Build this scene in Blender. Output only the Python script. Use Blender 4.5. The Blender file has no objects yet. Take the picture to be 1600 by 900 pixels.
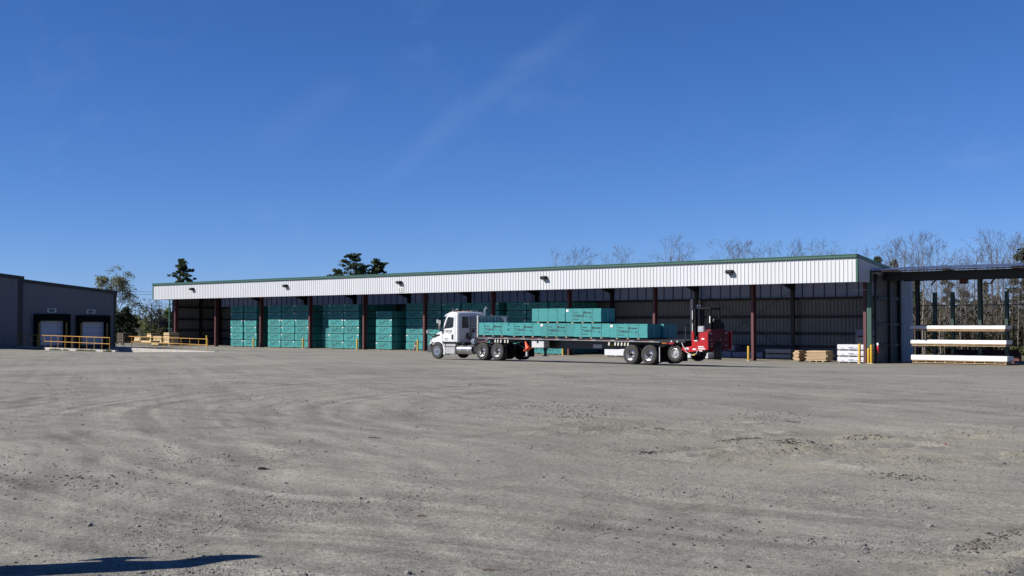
import bpy, bmesh, math, random
from mathutils import Vector, Matrix, noise
PI = math.pi
C = bpy.context.scene.collection
rnd = random.Random(7)

# ---------------------------------------------------------------- site geometry
CAM_H = 2.05
YAW = math.radians(42.0)
PITCH = math.atan(57 / 1870)
RX, RY = math.cos(YAW), math.sin(YAW)
FX, FY = -math.sin(YAW), math.cos(YAW)
SUN = Vector((0.65, 1.0, -0.9)).normalized()      # direction in which sunlight travels


def sstep(a, b, x):
    t = min(1.0, max(0.0, (x - a) / (b - a)))
    return t * t * (3 - 2 * t)


def floor_z(x):
    if x > -45: return -.60
    if x < -82: return -.38
    return -.60 + .22 * (-45 - x) / 37.0


def base_ground(x, y):
    t = min(1.0, max(0.0, (y - 49) / 27.0))
    z = floor_z(x) * t
    return z


def ground(x, y):
    z = base_ground(x, y)
    # low rise in front of the left-hand building
    z += .13 * sstep(-95.5, -99.5, x) * sstep(48.4, 46.8, y) * sstep(20, 36, y)
    z -= .10 * sstep(-78, -85, x) * sstep(45, 48.3, y) * sstep(62, 57.8, y)
    # truck ramp cut down to the loading doors
    if -102.5 < x < -77.0 and 49.05 < y < 57.6:
        z = min(z, -1.0 + 1.0 * sstep(-96, -78, x) + z * sstep(-96, -78, x))
    return z


def at(xi, dist):
    """a spot on the far ground seen at bearing xi, dist metres out"""
    a = (xi - 800) / 1870.0
    x = RX * a * dist + FX * dist
    y = RY * a * dist + FY * dist
    return x, y, ground(x, y)


def height_at(yi, dist, z0):
    return CAM_H + (507 - yi) / 1870.0 * dist - z0


# ---------------------------------------------------------------- materials
MATS = {}
ALB = .68      # scales base colours down to deepen shade against the sun


def nd(nt, typ, **kw):
    n = nt.nodes.new(typ)
    for k, v in kw.items():
        setattr(n, k, v)
    return n


def M(name, col, rough=.6, metal=0., var=.12, vscale=3., bump=0., bscale=40., rand=0., streak=None, spec=.5):
    if name in MATS: return MATS[name]
    m = bpy.data.materials.new(name)
    m.use_nodes = True
    nt = m.node_tree
    bs = nt.nodes['Principled BSDF']
    bs.inputs['Roughness'].default_value = rough
    bs.inputs['Metallic'].default_value = metal
    bs.inputs['Specular IOR Level'].default_value = spec
    tc = nd(nt, 'ShaderNodeTexCoord')
    vec = tc.outputs['Object']
    if streak:
        mp = nd(nt, 'ShaderNodeMapping')
        mp.inputs['Scale'].default_value = streak
        nt.links.new(vec, mp.inputs['Vector'])
        vec = mp.outputs['Vector']
    nz = nd(nt, 'ShaderNodeTexNoise')
    nz.inputs['Scale'].default_value = vscale
    nz.inputs['Detail'].default_value = 5
    nz.inputs['Roughness'].default_value = .65
    nt.links.new(vec, nz.inputs['Vector'])
    mr = nd(nt, 'ShaderNodeMapRange')
    mr.inputs['From Min'].default_value = .3
    mr.inputs['From Max'].default_value = .7
    mr.inputs['To Min'].default_value = 1 - var
    mr.inputs['To Max'].default_value = 1 + var
    nt.links.new(nz.outputs['Fac'], mr.inputs['Value'])
    hsv = nd(nt, 'ShaderNodeHueSaturation')
    hsv.inputs['Color'].default_value = (*(c * ALB for c in col), 1)
    fac = mr.outputs['Result']
    if rand:
        oi = nd(nt, 'ShaderNodeObjectInfo')
        r2 = nd(nt, 'ShaderNodeMapRange')
        r2.inputs['To Min'].default_value = 1 - rand
        r2.inputs['To Max'].default_value = 1 + rand
        nt.links.new(oi.outputs['Random'], r2.inputs['Value'])
        mu = nd(nt, 'ShaderNodeMath', operation='MULTIPLY')
        nt.links.new(fac, mu.inputs[0])
        nt.links.new(r2.outputs['Result'], mu.inputs[1])
        fac = mu.outputs[0]
    nt.links.new(fac, hsv.inputs['Value'])
    nt.links.new(hsv.outputs['Color'], bs.inputs['Base Color'])
    if bump:
        n2 = nd(nt, 'ShaderNodeTexNoise')
        n2.inputs['Scale'].default_value = bscale
        n2.inputs['Detail'].default_value = 4
        nt.links.new(vec, n2.inputs['Vector'])
        bp = nd(nt, 'ShaderNodeBump')
        bp.inputs['Strength'].default_value = min(1, bump)
        bp.inputs['Distance'].default_value = .02
        nt.links.new(n2.outputs['Fac'], bp.inputs['Height'])
        nt.links.new(bp.outputs['Normal'], bs.inputs['Normal'])
    MATS[name] = m
    return m


TEAL = M('teal_panel_edges', (.034, .272, .272), .62, var=.15, vscale=2.2, rand=.13, streak=(.5, .5, 9))
TEAL_DK = M('teal_seam', (.02, .10, .10), .7)
STRAP = M('strap_dark', (.03, .15, .15), .5)
INK = M('print_ink', (.012, .05, .065), .7)
TAGW = M('paper_tag', (.8, .8, .8), .6, var=.04)
RUNNER = M('runner_wood', (.36, .27, .17), .8, rand=.15)
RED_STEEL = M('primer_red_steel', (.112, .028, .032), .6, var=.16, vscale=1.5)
WHITE_SIDING = M('white_siding', (.66, .68, .70), .45, var=.035, vscale=.8, streak=(.7, 1, .25))
GREEN_TRIM = M('green_trim', (.042, .125, .090), .45, var=.08)
GREY_SIDING = M('galvanised_liner', (.19, .195, .20), .5, var=.10, vscale=1.2, streak=(1, 1, .25))
BLUE_SIDING = M('pale_siding', (.56, .58, .62), .5, var=.05, vscale=1)
DARK_SIDING = M('slate_siding', (.15, .15, .165), .5, var=.06, vscale=.8, streak=(1, 1, .3))
DARK_TRIM = M('dark_trim', (.014, .015, .018), .5)
YELLOW = M('safety_yellow', (.66, .40, .025), .5, var=.13, vscale=3)
RAIL_Y = M('rail_yellow', (.60, .30, .03), .5, var=.2, vscale=1.5)
CONCRETE = M('concrete', (.46, .44, .41), .85, var=.14, vscale=1.6, bump=.3, bscale=20)
BLACK = M('black_paint', (.012, .012, .013), .45, var=.2)
RUBBER = M('rubber', (.008, .008, .009), .9, var=.25, vscale=6, bump=.3, spec=.1)
TYRE = M('tyre_rubber', (.042, .040, .038), .9, var=.3, vscale=5, bump=.4)
ALU = M('polished_aluminium', (.72, .72, .72), .28, 1., var=.08)
ALU_D = M('dull_aluminium', (.55, .55, .54), .5, .6, var=.15, vscale=4)
CABW = M('white_truck_paint', (.76, .77, .78), .22, var=.03, vscale=2)
GLASS = M('dark_glass', (.008, .016, .020), .06, var=.1)
LAMP = M('clear_lens', (.5, .5, .5), .1)
AMBER = M('amber_lens', (.30, .09, .012), .25)
ORANGE = M('cone_orange', (.80, .085, .02), .5, var=.08)
FORK_RED = M('forklift_red', (.46, .010, .012), .35, var=.10, vscale=3)
WOOD = M('fresh_lumber', (.60, .43, .25), .75, var=.16, vscale=2.5, rand=.1, streak=(1, 1, 10))
WOOD_OLD = M('weathered_wood', (.22, .17, .12), .85, var=.25, vscale=3)
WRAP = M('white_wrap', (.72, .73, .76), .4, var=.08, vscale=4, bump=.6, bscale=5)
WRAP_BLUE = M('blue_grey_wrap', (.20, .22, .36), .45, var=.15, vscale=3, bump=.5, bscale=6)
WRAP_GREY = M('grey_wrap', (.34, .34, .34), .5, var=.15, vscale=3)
INK_BLUE = M('wrap_print', (.12, .17, .32), .6)
RACK_G = M('rack_green', (.010, .040, .030), .5, var=.15)
CHAIN = M('galvanised_wire', (.25, .25, .25), .5, .6)
BARK_PALE = M('pale_bark', (.21, .18, .15), .9, var=.25, vscale=2)
BARK_DK = M('pine_bark', (.10, .075, .055), .9, var=.3, vscale=2)
TWIG = M('twig_bark', (.135, .12, .112), .9, var=.2)
STONE = M('stone', (.21, .20, .185), .9, var=.55, vscale=9)
ASPH_DARK = M('black_scrap', (.015, .014, .013), .8)


def leaf_mat(name, col, var=.4, vs=.6, trans=.25):
    m = M(name, col, .7, var=var, vscale=vs, spec=.2)
    nt = m.node_tree
    bs = nt.nodes['Principled BSDF']
    out = nt.nodes['Material Output']
    src = bs.inputs['Base Color'].links[0].from_socket
    tr = nd(nt, 'ShaderNodeBsdfTranslucent')
    nt.links.new(src, tr.inputs['Color'])
    mx = nd(nt, 'ShaderNodeMixShader')
    mx.inputs[0].default_value = trans
    nt.links.new(bs.outputs[0], mx.inputs[1])
    nt.links.new(tr.outputs[0], mx.inputs[2])
    nt.links.new(mx.outputs[0], out.inputs['Surface'])
    return m


NEEDLE = leaf_mat('pine_needles', (.055, .092, .045))
NEEDLE_L = leaf_mat('pine_needles_pale', (.10, .13, .05))
SPRING = leaf_mat('spring_leaves', (.25, .265, .15), trans=.4)
BUSH_G = leaf_mat('bush_leaves', (.17, .21, .08), trans=.4)
BUSH_D = leaf_mat('dark_bush_leaves', (.04, .06, .026))
BUSH_T = leaf_mat('dry_brush', (.29, .30, .11), trans=.4)
GRASS = leaf_mat('weed_blades', (.16, .18, .06))
SKYLIGHT = leaf_mat('fibreglass_panel', (.50, .50, .56), var=.06, vs=1., trans=.5)

# ---------------------------------------------------------------- mesh building


class MB:
    def __init__(s):
        s.v, s.f, s.m = [], [], []

    def add(s, vs, fs, mi=0):
        o = len(s.v)
        s.v += [tuple(p) for p in vs]
        s.f += [tuple(i + o for i in q) for q in fs]
        s.m += [mi] * len(fs)
        return s

    def box(s, x0, x1, y0, y1, z0, z1, mi=0):
        if x0 > x1: x0, x1 = x1, x0
        if y0 > y1: y0, y1 = y1, y0
        if z0 > z1: z0, z1 = z1, z0
        vs = [(x0, y0, z0), (x1, y0, z0), (x1, y1, z0), (x0, y1, z0), (x0, y0, z1), (x1, y0, z1), (x1, y1, z1), (x0, y1, z1)]
        return s.add(vs, [(0, 3, 2, 1), (4, 5, 6, 7), (0, 1, 5, 4), (1, 2, 6, 5), (2, 3, 7, 6), (3, 0, 4, 7)], mi)

    def bar(s, p, q, w, h, mi=0):
        """rectangular bar from p to q, w wide sideways and h high"""
        p, q = Vector(p), Vector(q)
        d = (q - p).normalized()
        up = Vector((0, 0, 1)) if abs(d.z) < .95 else Vector((0, 1, 0))
        r = d.cross(up).normalized(); u = r.cross(d)
        vs = []
        for c in (p, q):
            for a, b in ((-1, -1), (1, -1), (1, 1), (-1, 1)):
                vs.append(c + r * (a * w / 2) + u * (b * h / 2))
        return s.add(vs, [(3, 2, 1, 0), (4, 5, 6, 7), (0, 1, 5, 4), (1, 2, 6, 5), (2, 3, 7, 6), (3, 0, 4, 7)], mi)

    def tube(s, pts, r, n=6, cap=True, mi=0):
        pts = [Vector(p) for p in pts]
        rs = r if isinstance(r, (list, tuple)) else [r] * len(pts)
        vs, fs = [], []
        d0 = (pts[1] - pts[0]).normalized()
        ref = Vector((0, 0, 1)) if abs(d0.z) < .9 else Vector((1, 0, 0))
        for i, p in enumerate(pts):
            if i == 0: d = pts[1] - pts[0]
            elif i == len(pts) - 1: d = pts[-1] - pts[-2]
            else: d = pts[i + 1] - pts[i - 1]
            d.normalize()
            a = d.cross(ref)
            if a.length < 1e-4: a = d.cross(Vector((0, 1, 0)))
            a.normalize(); b = d.cross(a)
            for k in range(n):
                t = 2 * PI * k / n
                vs.append(p + a * (math.cos(t) * rs[i]) + b * (math.sin(t) * rs[i]))
        for i in range(len(pts) - 1):
            for k in range(n):
                k2 = (k + 1) % n
                fs.append((i * n + k, i * n + k2, (i + 1) * n + k2, (i + 1) * n + k))
        if cap:
            fs.append(tuple(range(n - 1, -1, -1)))
            fs.append(tuple(range((len(pts) - 1) * n, len(pts) * n)))
        return s.add(vs, fs, mi)

    def prism(s, poly, axis, a, b, mi=0):
        """2-D outline pushed along an axis: 'y' takes (x,z), 'x' takes (y,z), 'z' takes (x,y)"""
        def p3(p, t):
            if axis == 'y': return (p[0], t, p[1])
            if axis == 'x': return (t, p[0], p[1])
            return (p[0], p[1], t)
        n = len(poly)
        vs = [p3(p, a) for p in poly] + [p3(p, b) for p in poly]
        fs = [tuple(range(n)), tuple(range(2 * n - 1, n - 1, -1))]
        for i in range(n):
            j = (i + 1) % n
            fs.append((i, i + n, j + n, j))
        return s.add(vs, fs, mi)

    def lathe(s, prof, c, axis='y', n=24, mi=0, closed=False):
        """profile of (radius, offset along axis) spun about the axis through c"""
        vs, fs = [], []
        m = len(prof)
        for k in range(n):
            t = 2 * PI * k / n
            ct, st = math.cos(t), math.sin(t)
            for r, h in prof:
                if axis == 'y': vs.append((c[0] + r * ct, c[1] + h, c[2] + r * st))
                elif axis == 'x': vs.append((c[0] + h, c[1] + r * ct, c[2] + r * st))
                else: vs.append((c[0] + r * ct, c[1] + r * st, c[2] + h))
        for k in range(n):
            k2 = (k + 1) % n
            for i in range(m - 1):
                fs.append((k * m + i, k2 * m + i, k2 * m + i + 1, k * m + i + 1))
            if closed: fs.append((k * m + m - 1, k2 * m + m - 1, k2 * m, k * m))
        return s.add(vs, fs, mi)

    def loft(s, rings, cap=True, mi=0):
        n = len(rings[0])
        vs = [p for r in rings for p in r]
        fs = []
        for i in range(len(rings) - 1):
            for k in range(n):
                k2 = (k + 1) % n
                fs.append((i * n + k, i * n + k2, (i + 1) * n + k2, (i + 1) * n + k))
        if cap:
            fs.append(tuple(range(n - 1, -1, -1)))
            fs.append(tuple(range((len(rings) - 1) * n, len(rings) * n)))
        return s.add(vs, fs, mi)

    def mesh(s, name, mats, off=(0, 0, 0), smooth=0, bevel=0, fix=True):
        me = bpy.data.meshes.new(name)
        ox, oy, oz = off
        me.from_pydata([(x - ox, y - oy, z - oz) for x, y, z in s.v], [], s.f)
        if not isinstance(mats, (list, tuple)): mats = [mats]
        for m in mats: me.materials.append(m)
        if len(mats) > 1: me.polygons.foreach_set('material_index', s.m)
        if fix or bevel:
            bm = bmesh.new(); bm.from_mesh(me)
            if fix: bmesh.ops.recalc_face_normals(bm, faces=bm.faces)
            if bevel:
                es = [e for e in bm.edges if len(e.link_faces) == 2 and e.calc_face_angle(0) > .6]
                bmesh.ops.bevel(bm, geom=es, offset=bevel, segments=2, affect='EDGES', clamp_overlap=True)
            bm.to_mesh(me); bm.free()
        if smooth:
            me.polygons.foreach_set('use_smooth', [True] * len(me.polygons))
            me.set_sharp_from_angle(angle=math.radians(smooth))
        me.update()
        return me

    def build(s, name, mats, parent=None, smooth=0, bevel=0, fix=True, label=None):
        off = (0, 0, 0)
        p = parent
        while p is not None:
            off = (off[0] + p.location.x, off[1] + p.location.y, off[2] + p.location.z)
            p = p.parent
        o = bpy.data.objects.new(name, s.mesh(name, mats, off, smooth, bevel, fix))
        C.objects.link(o)
        if parent: o.parent = parent
        if label: o['label'] = label
        return o


def thing(name, label, cat, loc=(0, 0, 0), group=None):
    o = bpy.data.objects.new(name, None)
    o.empty_display_size = .2
    C.objects.link(o)
    o.location = loc
    o['label'] = label; o['category'] = cat
    if group: o['group'] = group
    return o


def tag(o, label, cat, group=None):
    o['label'] = label; o['category'] = cat
    if group: o['group'] = group
    return o


def struct(o, kind='structure'):
    o['kind'] = kind
    return o


def dup(o, loc=None, label=None, group=None, parent=None, rz=None, scale=None):
    c = o.copy(); C.objects.link(c)
    c.parent = parent
    if loc is not None: c.location = loc
    if rz is not None: c.rotation_euler = (0, 0, rz)
    if scale is not None: c.scale = scale
    if label: c['label'] = label
    if group: c['group'] = group
    for ch in KIDS.get(o.name, []):
        k = dup(ch, parent=c)
    KIDS[c.name] = [k for k in c.children]
    return c


KIDS = {}


def reg(o):
    """remember children of a source for copying"""
    for ch in o.children:
        reg(ch)
    KIDS[o.name] = list(o.children)
    return o


def text_mesh(mb, txt, size, org, right, up, bold=.0, align='CENTER', mi=0, sx=1.):
    cu = bpy.data.curves.new('lettering', 'FONT')
    cu.body = txt; cu.size = size; cu.align_x = align; cu.offset = bold; cu.resolution_u = 2
    ob = bpy.data.objects.new('lettering', cu)
    C.objects.link(ob)
    dg = bpy.context.evaluated_depsgraph_get(); dg.update()
    me = bpy.data.meshes.new_from_object(ob.evaluated_get(dg))
    o, r, u = Vector(org), Vector(right), Vector(up)
    mb.add([o + r * (v.co.x * sx) + u * v.co.y for v in me.vertices], [tuple(p.vertices) for p in me.polygons], mi)
    bpy.data.objects.remove(ob); bpy.data.meshes.remove(me); bpy.data.curves.remove(cu)


def rib_sheet(mb, axis, a0, a1, b, z0, z1, side, pitch=.305, depth=.032, mi=0):
    """ribbed sheet steel: runs along x at y=b (axis 'x') or along y at x=b; ribs stand out towards side"""
    pts = []
    t = a0
    pts.append((a0, 0))
    while t + pitch <= a1:
        m = t + pitch * .5
        pts += [(m - .05, 0), (m - .022, depth), (m + .022, depth), (m + .05, 0)]
        t += pitch
    pts.append((a1, 0))
    vs, fs = [], []
    for a, d in pts:
        for z in ((z0(a) if callable(z0) else z0), (z1(a) if callable(z1) else z1)):
            vs.append((a, b + side * d, z) if axis == 'x' else (b + side * d, a, z))
    for i in range(len(pts) - 1):
        fs.append((2 * i, 2 * i + 2, 2 * i + 3, 2 * i + 1))
    mb.add(vs, fs, mi)


# ---------------------------------------------------------------- world, sun, camera
scn = bpy.context.scene
w = bpy.data.worlds.new('World'); scn.world = w
w.use_nodes = True
nt = w.node_tree
bg = nt.nodes['Background']
sky = nd(nt, 'ShaderNodeTexSky')
sky.sky_type = 'NISHITA'
sky.sun_disc = False
el = math.asin(-SUN.z)
sky.sun_elevation = el
sky.sun_rotation = math.atan2(-SUN.x, -SUN.y)
sky.altitude = 0
sky.air_density = .6
sky.dust_density = 0.
sky.ozone_density = 1.
bg.inputs['Strength'].default_value = .1
EXPO = .71


def chan_curve(col_socket):
    """the deep blue of this clear winter sky: each channel gets its own gain and power"""
    sp = nd(nt, 'ShaderNodeSeparateColor'); cb = nd(nt, 'ShaderNodeCombineColor')
    nt.links.new(col_socket, sp.inputs[0])
    for k, (gain, power) in enumerate(((.0356, 1.18), (.075, .934), (.161, .80))):
        pw = nd(nt, 'ShaderNodeMath', operation='POWER'); pw.inputs[1].default_value = power
        ml = nd(nt, 'ShaderNodeMath', operation='MULTIPLY'); ml.inputs[1].default_value = gain * 10 / 2 ** EXPO
        nt.links.new(sp.outputs[k], pw.inputs[0]); nt.links.new(pw.outputs[0], ml.inputs[0]); nt.links.new(ml.outputs[0], cb.inputs[k])
    return cb.outputs[0]


# thin cirrus veils, laid out by sky direction
tc = nd(nt, 'ShaderNodeTexCoord')
mp = nd(nt, 'ShaderNodeMapping')
mp.inputs['Rotation'].default_value = (0, math.radians(38), math.radians(-42))
mp.inputs['Scale'].default_value = (1.6, 9., 9.)
nt.links.new(tc.outputs['Generated'], mp.inputs['Vector'])
nz = nd(nt, 'ShaderNodeTexNoise')
nz.inputs['Scale'].default_value = 2.2; nz.inputs['Detail'].default_value = 7; nz.inputs['Roughness'].default_value = .62
nz.inputs['Distortion'].default_value = .4
nt.links.new(mp.outputs[0], nz.inputs['Vector'])
n2 = nd(nt, 'ShaderNodeTexNoise'); n2.inputs['Scale'].default_value = 4.; n2.inputs['Detail'].default_value = 2
nt.links.new(tc.outputs['Generated'], n2.inputs['Vector'])
m1 = nd(nt, 'ShaderNodeMapRange'); m1.inputs['From Min'].default_value = .52; m1.inputs['From Max'].default_value = .78
m1.inputs['To Max'].default_value = .06
nt.links.new(nz.outputs['Fac'], m1.inputs['Value'])
m2 = nd(nt, 'ShaderNodeMapRange'); m2.inputs['From Min'].default_value = .45; m2.inputs['From Max'].default_value = .65
nt.links.new(n2.outputs['Fac'], m2.inputs['Value'])
mm = nd(nt, 'ShaderNodeMath', operation='MULTIPLY')
nt.links.new(m1.outputs[0], mm.inputs[0]); nt.links.new(m2.outputs[0], mm.inputs[1])
hs = chan_curve(sky.outputs[0])
mix = nd(nt, 'ShaderNodeMixRGB')
mix.inputs['Color2'].default_value = (4.6, 5.2, 6.6, 1)


def sky_dir(xi, yi):
    a, v = (xi - 800) / 1870.0, (450 - yi) / 1870.0
    fw = math.cos(PITCH) - v * math.sin(PITCH); up = math.sin(PITCH) + v * math.cos(PITCH)
    return Vector((RX * a + FX * fw, RY * a + FY * fw, up)).normalized()


def sky_band(p, q, width, amp, last):
    n = p.cross(q).normalized(); mid = (p + q).normalized(); reach = mid.dot(p)
    def dot(v):
        d = nd(nt, 'ShaderNodeVectorMath', operation='DOT_PRODUCT'); d.inputs[1].default_value = v
        nt.links.new(tc.outputs['Generated'], d.inputs[0]); return d.outputs['Value']
    wob = nd(nt, 'ShaderNodeMath', operation='MULTIPLY_ADD'); wob.inputs[1].default_value = .02
    nt.links.new(nz.outputs['Fac'], wob.inputs[0]); nt.links.new(dot(n), wob.inputs[2])
    ab = nd(nt, 'ShaderNodeMath', operation='ABSOLUTE'); nt.links.new(wob.outputs[0], ab.inputs[0])
    r1 = nd(nt, 'ShaderNodeMapRange', interpolation_type='SMOOTHSTEP'); r1.inputs['From Min'].default_value = width; r1.inputs['From Max'].default_value = 0
    nt.links.new(ab.outputs[0], r1.inputs['Value'])
    r2 = nd(nt, 'ShaderNodeMapRange', interpolation_type='SMOOTHSTEP'); r2.inputs['From Min'].default_value = reach; r2.inputs['From Max'].default_value = reach + (1 - reach) * .8; r2.inputs['To Max'].default_value = amp
    nt.links.new(dot(mid), r2.inputs['Value'])
    a = nd(nt, 'ShaderNodeMath', operation='MULTIPLY'); nt.links.new(r1.outputs[0], a.inputs[0]); nt.links.new(r2.outputs[0], a.inputs[1])
    b = nd(nt, 'ShaderNodeMath', operation='MULTIPLY'); nt.links.new(a.outputs[0], b.inputs[0]); nt.links.new(nz.outputs['Fac'], b.inputs[1])
    c = nd(nt, 'ShaderNodeMath', operation='ADD'); nt.links.new(b.outputs[0], c.inputs[0]); nt.links.new(last, c.inputs[1])
    return c.outputs[0]


veil = sky_band(sky_dir(560, 330), sky_dir(980, 5), .017, .055, mm.outputs[0])
veil = sky_band(sky_dir(390, 260), sky_dir(580, 130), .024, .04, veil)
nt.links.new(veil, mix.inputs['Fac']); nt.links.new(hs, mix.inputs['Color1'])
nt.links.new(mix.outputs[0], bg.inputs['Color'])

sl = bpy.data.lights.new('sun', 'SUN'); sl.energy = 5.0; sl.angle = math.radians(.53); sl.color = (1, .955, .89)
so = bpy.data.objects.new('sun', sl); C.objects.link(so)
so.rotation_euler = SUN.to_track_quat('-Z', 'Y').to_euler()
so.location = (-60, -60, 60)

cd = bpy.data.cameras.new('camera'); cd.sensor_width = 36; cd.lens = 36 * 1870 / 1600.0; cd.clip_end = 6000
co = bpy.data.objects.new('camera', cd); C.objects.link(co)
co.location = (0, 0, CAM_H); co.rotation_euler = (PI / 2 + PITCH, 0, YAW)
scn.camera = co
vs_ = scn.view_settings
vs_.view_transform = 'Standard'; vs_.look = 'None'; vs_.exposure = EXPO; vs_.gamma = 1
vs_.use_curve_mapping = False

# ---------------------------------------------------------------- ground
def ground_material():
    m = bpy.data.materials.new('packed_gravel'); m.use_nodes = True
    nt = m.node_tree; L = nt.links
    bs = nt.nodes['Principled BSDF']; bs.inputs['Roughness'].default_value = .95
    bs.inputs['Specular IOR Level'].default_value = .15
    g = nd(nt, 'ShaderNodeNewGeometry'); P = g.outputs['Position']

    def noise_(scale, detail=5, rough=.6, mapping=None, rot=0, dist=0.):
        v = P
        if mapping:
            mp = nd(nt, 'ShaderNodeMapping'); mp.inputs['Scale'].default_value = mapping
            mp.inputs['Rotation'].default_value = (0, 0, rot)
            mp.vector_type = 'TEXTURE'
            mp.inputs['Scale'].default_value = tuple(1 / q for q in mapping)
            L.new(P, mp.inputs['Vector']); v = mp.outputs[0]
        n = nd(nt, 'ShaderNodeTexNoise'); n.inputs['Scale'].default_value = scale
        n.inputs['Detail'].default_value = detail; n.inputs['Roughness'].default_value = rough
        n.inputs['Distortion'].default_value = dist
        L.new(v, n.inputs['Vector'])
        return n.outputs['Fac']

    def rng(x, a, b, c, d):
        r = nd(nt, 'ShaderNodeMapRange')
        r.inputs['From Min'].default_value = a; r.inputs['From Max'].default_value = b
        r.inputs['To Min'].default_value = c; r.inputs['To Max'].default_value = d
        L.new(x, r.inputs['Value']); return r.outputs['Result']

    def mul(a, b):
        n = nd(nt, 'ShaderNodeMath', operation='MULTIPLY'); L.new(a, n.inputs[0])
        if isinstance(b, (int, float)): n.inputs[1].default_value = b
        else: L.new(b, n.inputs[1])
        return n.outputs[0]

    def mixc(f, a, b):
        n = nd(nt, 'ShaderNodeMixRGB')
        L.new(f, n.inputs['Fac'])
        for k, v in (('Color1', a), ('Color2', b)):
            if isinstance(v, tuple): n.inputs[k].default_value = (*v, 1)
            else: L.new(v, n.inputs[k])
        return n.outputs[0]
    broad = noise_(.16, 6, .62)
    col = mixc(rng(broad, .36, .64, 0, 1), (.187, .178, .152), (.238, .227, .191))
    # tyre tracks: one fan leading off to the far left, one along the shed, and turning arcs
    def cam(xr, z): return RX * xr + FX * z, RY * xr + FY * z
    w1 = noise_(1.0, 4, .6, (.06, 2.0, 1), math.radians(151), .35)
    w2 = noise_(1.0, 4, .55, (.05, 1.4, 1), math.radians(4), .4)

    def arcs(cx, cy, sc, r0, r1):
        vm = nd(nt, 'ShaderNodeVectorMath', operation='DISTANCE'); vm.inputs[1].default_value = (cx, cy, 0)
        wv = nd(nt, 'ShaderNodeVectorMath', operation='ADD')
        nw = nd(nt, 'ShaderNodeTexNoise'); nw.inputs['Scale'].default_value = .12; nw.inputs['Detail'].default_value = 2
        L.new(P, nw.inputs['Vector'])
        sc_ = nd(nt, 'ShaderNodeVectorMath', operation='SCALE'); sc_.inputs['Scale'].default_value = 3.0
        L.new(nw.outputs['Color'], sc_.inputs[0]); L.new(P, wv.inputs[0]); L.new(sc_.outputs[0], wv.inputs[1])
        L.new(wv.outputs[0], vm.inputs[0])
        n = nd(nt, 'ShaderNodeTexNoise', noise_dimensions='1D'); n.inputs['Scale'].default_value = sc
        n.inputs['Detail'].default_value = 3; n.inputs['Roughness'].default_value = .55
        L.new(vm.outputs['Value'], n.inputs['W'])
        a = rng(vm.outputs['Value'], r0, r0 + 4, 0, 1); b = rng(vm.outputs['Value'], r1, r1 - 5, 0, 1)
        return n.outputs['Fac'], mul(a, b)
    msk = rng(noise_(.10, 3, .5), .38, .58, .15, 1)
    msk2 = rng(noise_(.13, 3, .5, (1, 1, 1), 2.), .36, .58, .1, 1)

    def amp(n, m, lo, hi):
        r_ = rng(n, .34, .66, lo, hi)
        d = nd(nt, 'ShaderNodeMath', operation='MULTIPLY_ADD'); L.new(r_, d.inputs[0]); L.new(m, d.inputs[1]); d.inputs[2].default_value = 1.
        return d.outputs[0]
    a1, k1 = arcs(*cam(13, 31), 1.7, 9, 30)
    a2, k2 = arcs(*cam(-16, 14), 1.8, 6, 22)
    trk = mul(mul(amp(w1, msk, -.15, .11), amp(w2, msk2, -.12, .09)), mul(amp(a1, mul(k1, msk), -.18, .14), amp(a2, mul(k2, msk2), -.14, .11)))
    # gravelly dark patches where stones show, with specks painted as their shadows
    pat = rng(noise_(.42, 7, .74, None, 0, .8), .50, .64, 0, 1)
    fine = noise_(55., 3, .7)
    mid = noise_(9., 5, .7)
    speck = rng(noise_(26., 2, .6), .60, .70, 0, 1)
    grain = noise_(17., 4, .75)
    v1 = mul(mul(mul(trk, rng(fine, .3, .7, .5, 1.46)), rng(mid, .3, .7, .86, 1.13)), rng(grain, .32, .68, .66, 1.28))
    dk = nd(nt, 'ShaderNodeMath', operation='MULTIPLY_ADD')
    L.new(pat, dk.inputs[0]); L.new(speck, dk.inputs[1]); dk.inputs[2].default_value = 0
    v2 = mul(v1, rng(dk.outputs[0], 0, 1, 1., .5))
    v3 = mul(v2, rng(pat, 0, 1, 1.03, .80))
    # sandy stains near the ruts and the corner
    def blob(cx, cy, r, amp):
        vm = nd(nt, 'ShaderNodeVectorMath', operation='DISTANCE'); vm.inputs[1].default_value = (cx, cy, 0)
        L.new(P, vm.inputs[0]); return rng(vm.outputs['Value'], r, 0, 0, amp)
    st = noise_(.8, 6, .65, (1, 1, 1))
    tot = None
    for xr, z, r, amp in ((4.2, 19, 4.5, 1.), (7.5, 21, 5, .9), (4.5, 9.7, 1.7, 1.5), (2.2, 23, 4, .6), (6, 13, 3, .4), (-1.6, 11.8, 1., .5), (1.0, 14, 3, .3)):
        b = blob(*cam(xr, z), r, amp)
        if tot is None: tot = b
        else:
            a = nd(nt, 'ShaderNodeMath', operation='MAXIMUM'); L.new(tot, a.inputs[0]); L.new(b, a.inputs[1]); tot = a.outputs[0]
    stain = mul(tot, rng(st, .42, .68, 0, .75))
    col = mixc(stain, col, (.245, .225, .150))
    # smoother brown apron in front of the shed; grass and leaf litter beyond the yard
    sx = nd(nt, 'ShaderNodeSeparateXYZ'); L.new(P, sx.inputs[0])
    ap = rng(sx.outputs['Y'], 70.5, 74.5, 0, .7)
    col = mixc(mul(ap, rng(noise_(.5, 4), .4, .6, .4, 1)), col, (.165, .147, .112))
    hv = nd(nt, 'ShaderNodeHueSaturation'); L.new(col, hv.inputs['Color']); L.new(v3, hv.inputs['Value'])
    wob = noise_(.15, 4)
    ysh = nd(nt, 'ShaderNodeMath', operation='MULTIPLY_ADD'); L.new(wob, ysh.inputs[0]); ysh.inputs[1].default_value = 6.; L.new(sx.outputs['Y'], ysh.inputs[2])
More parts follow.
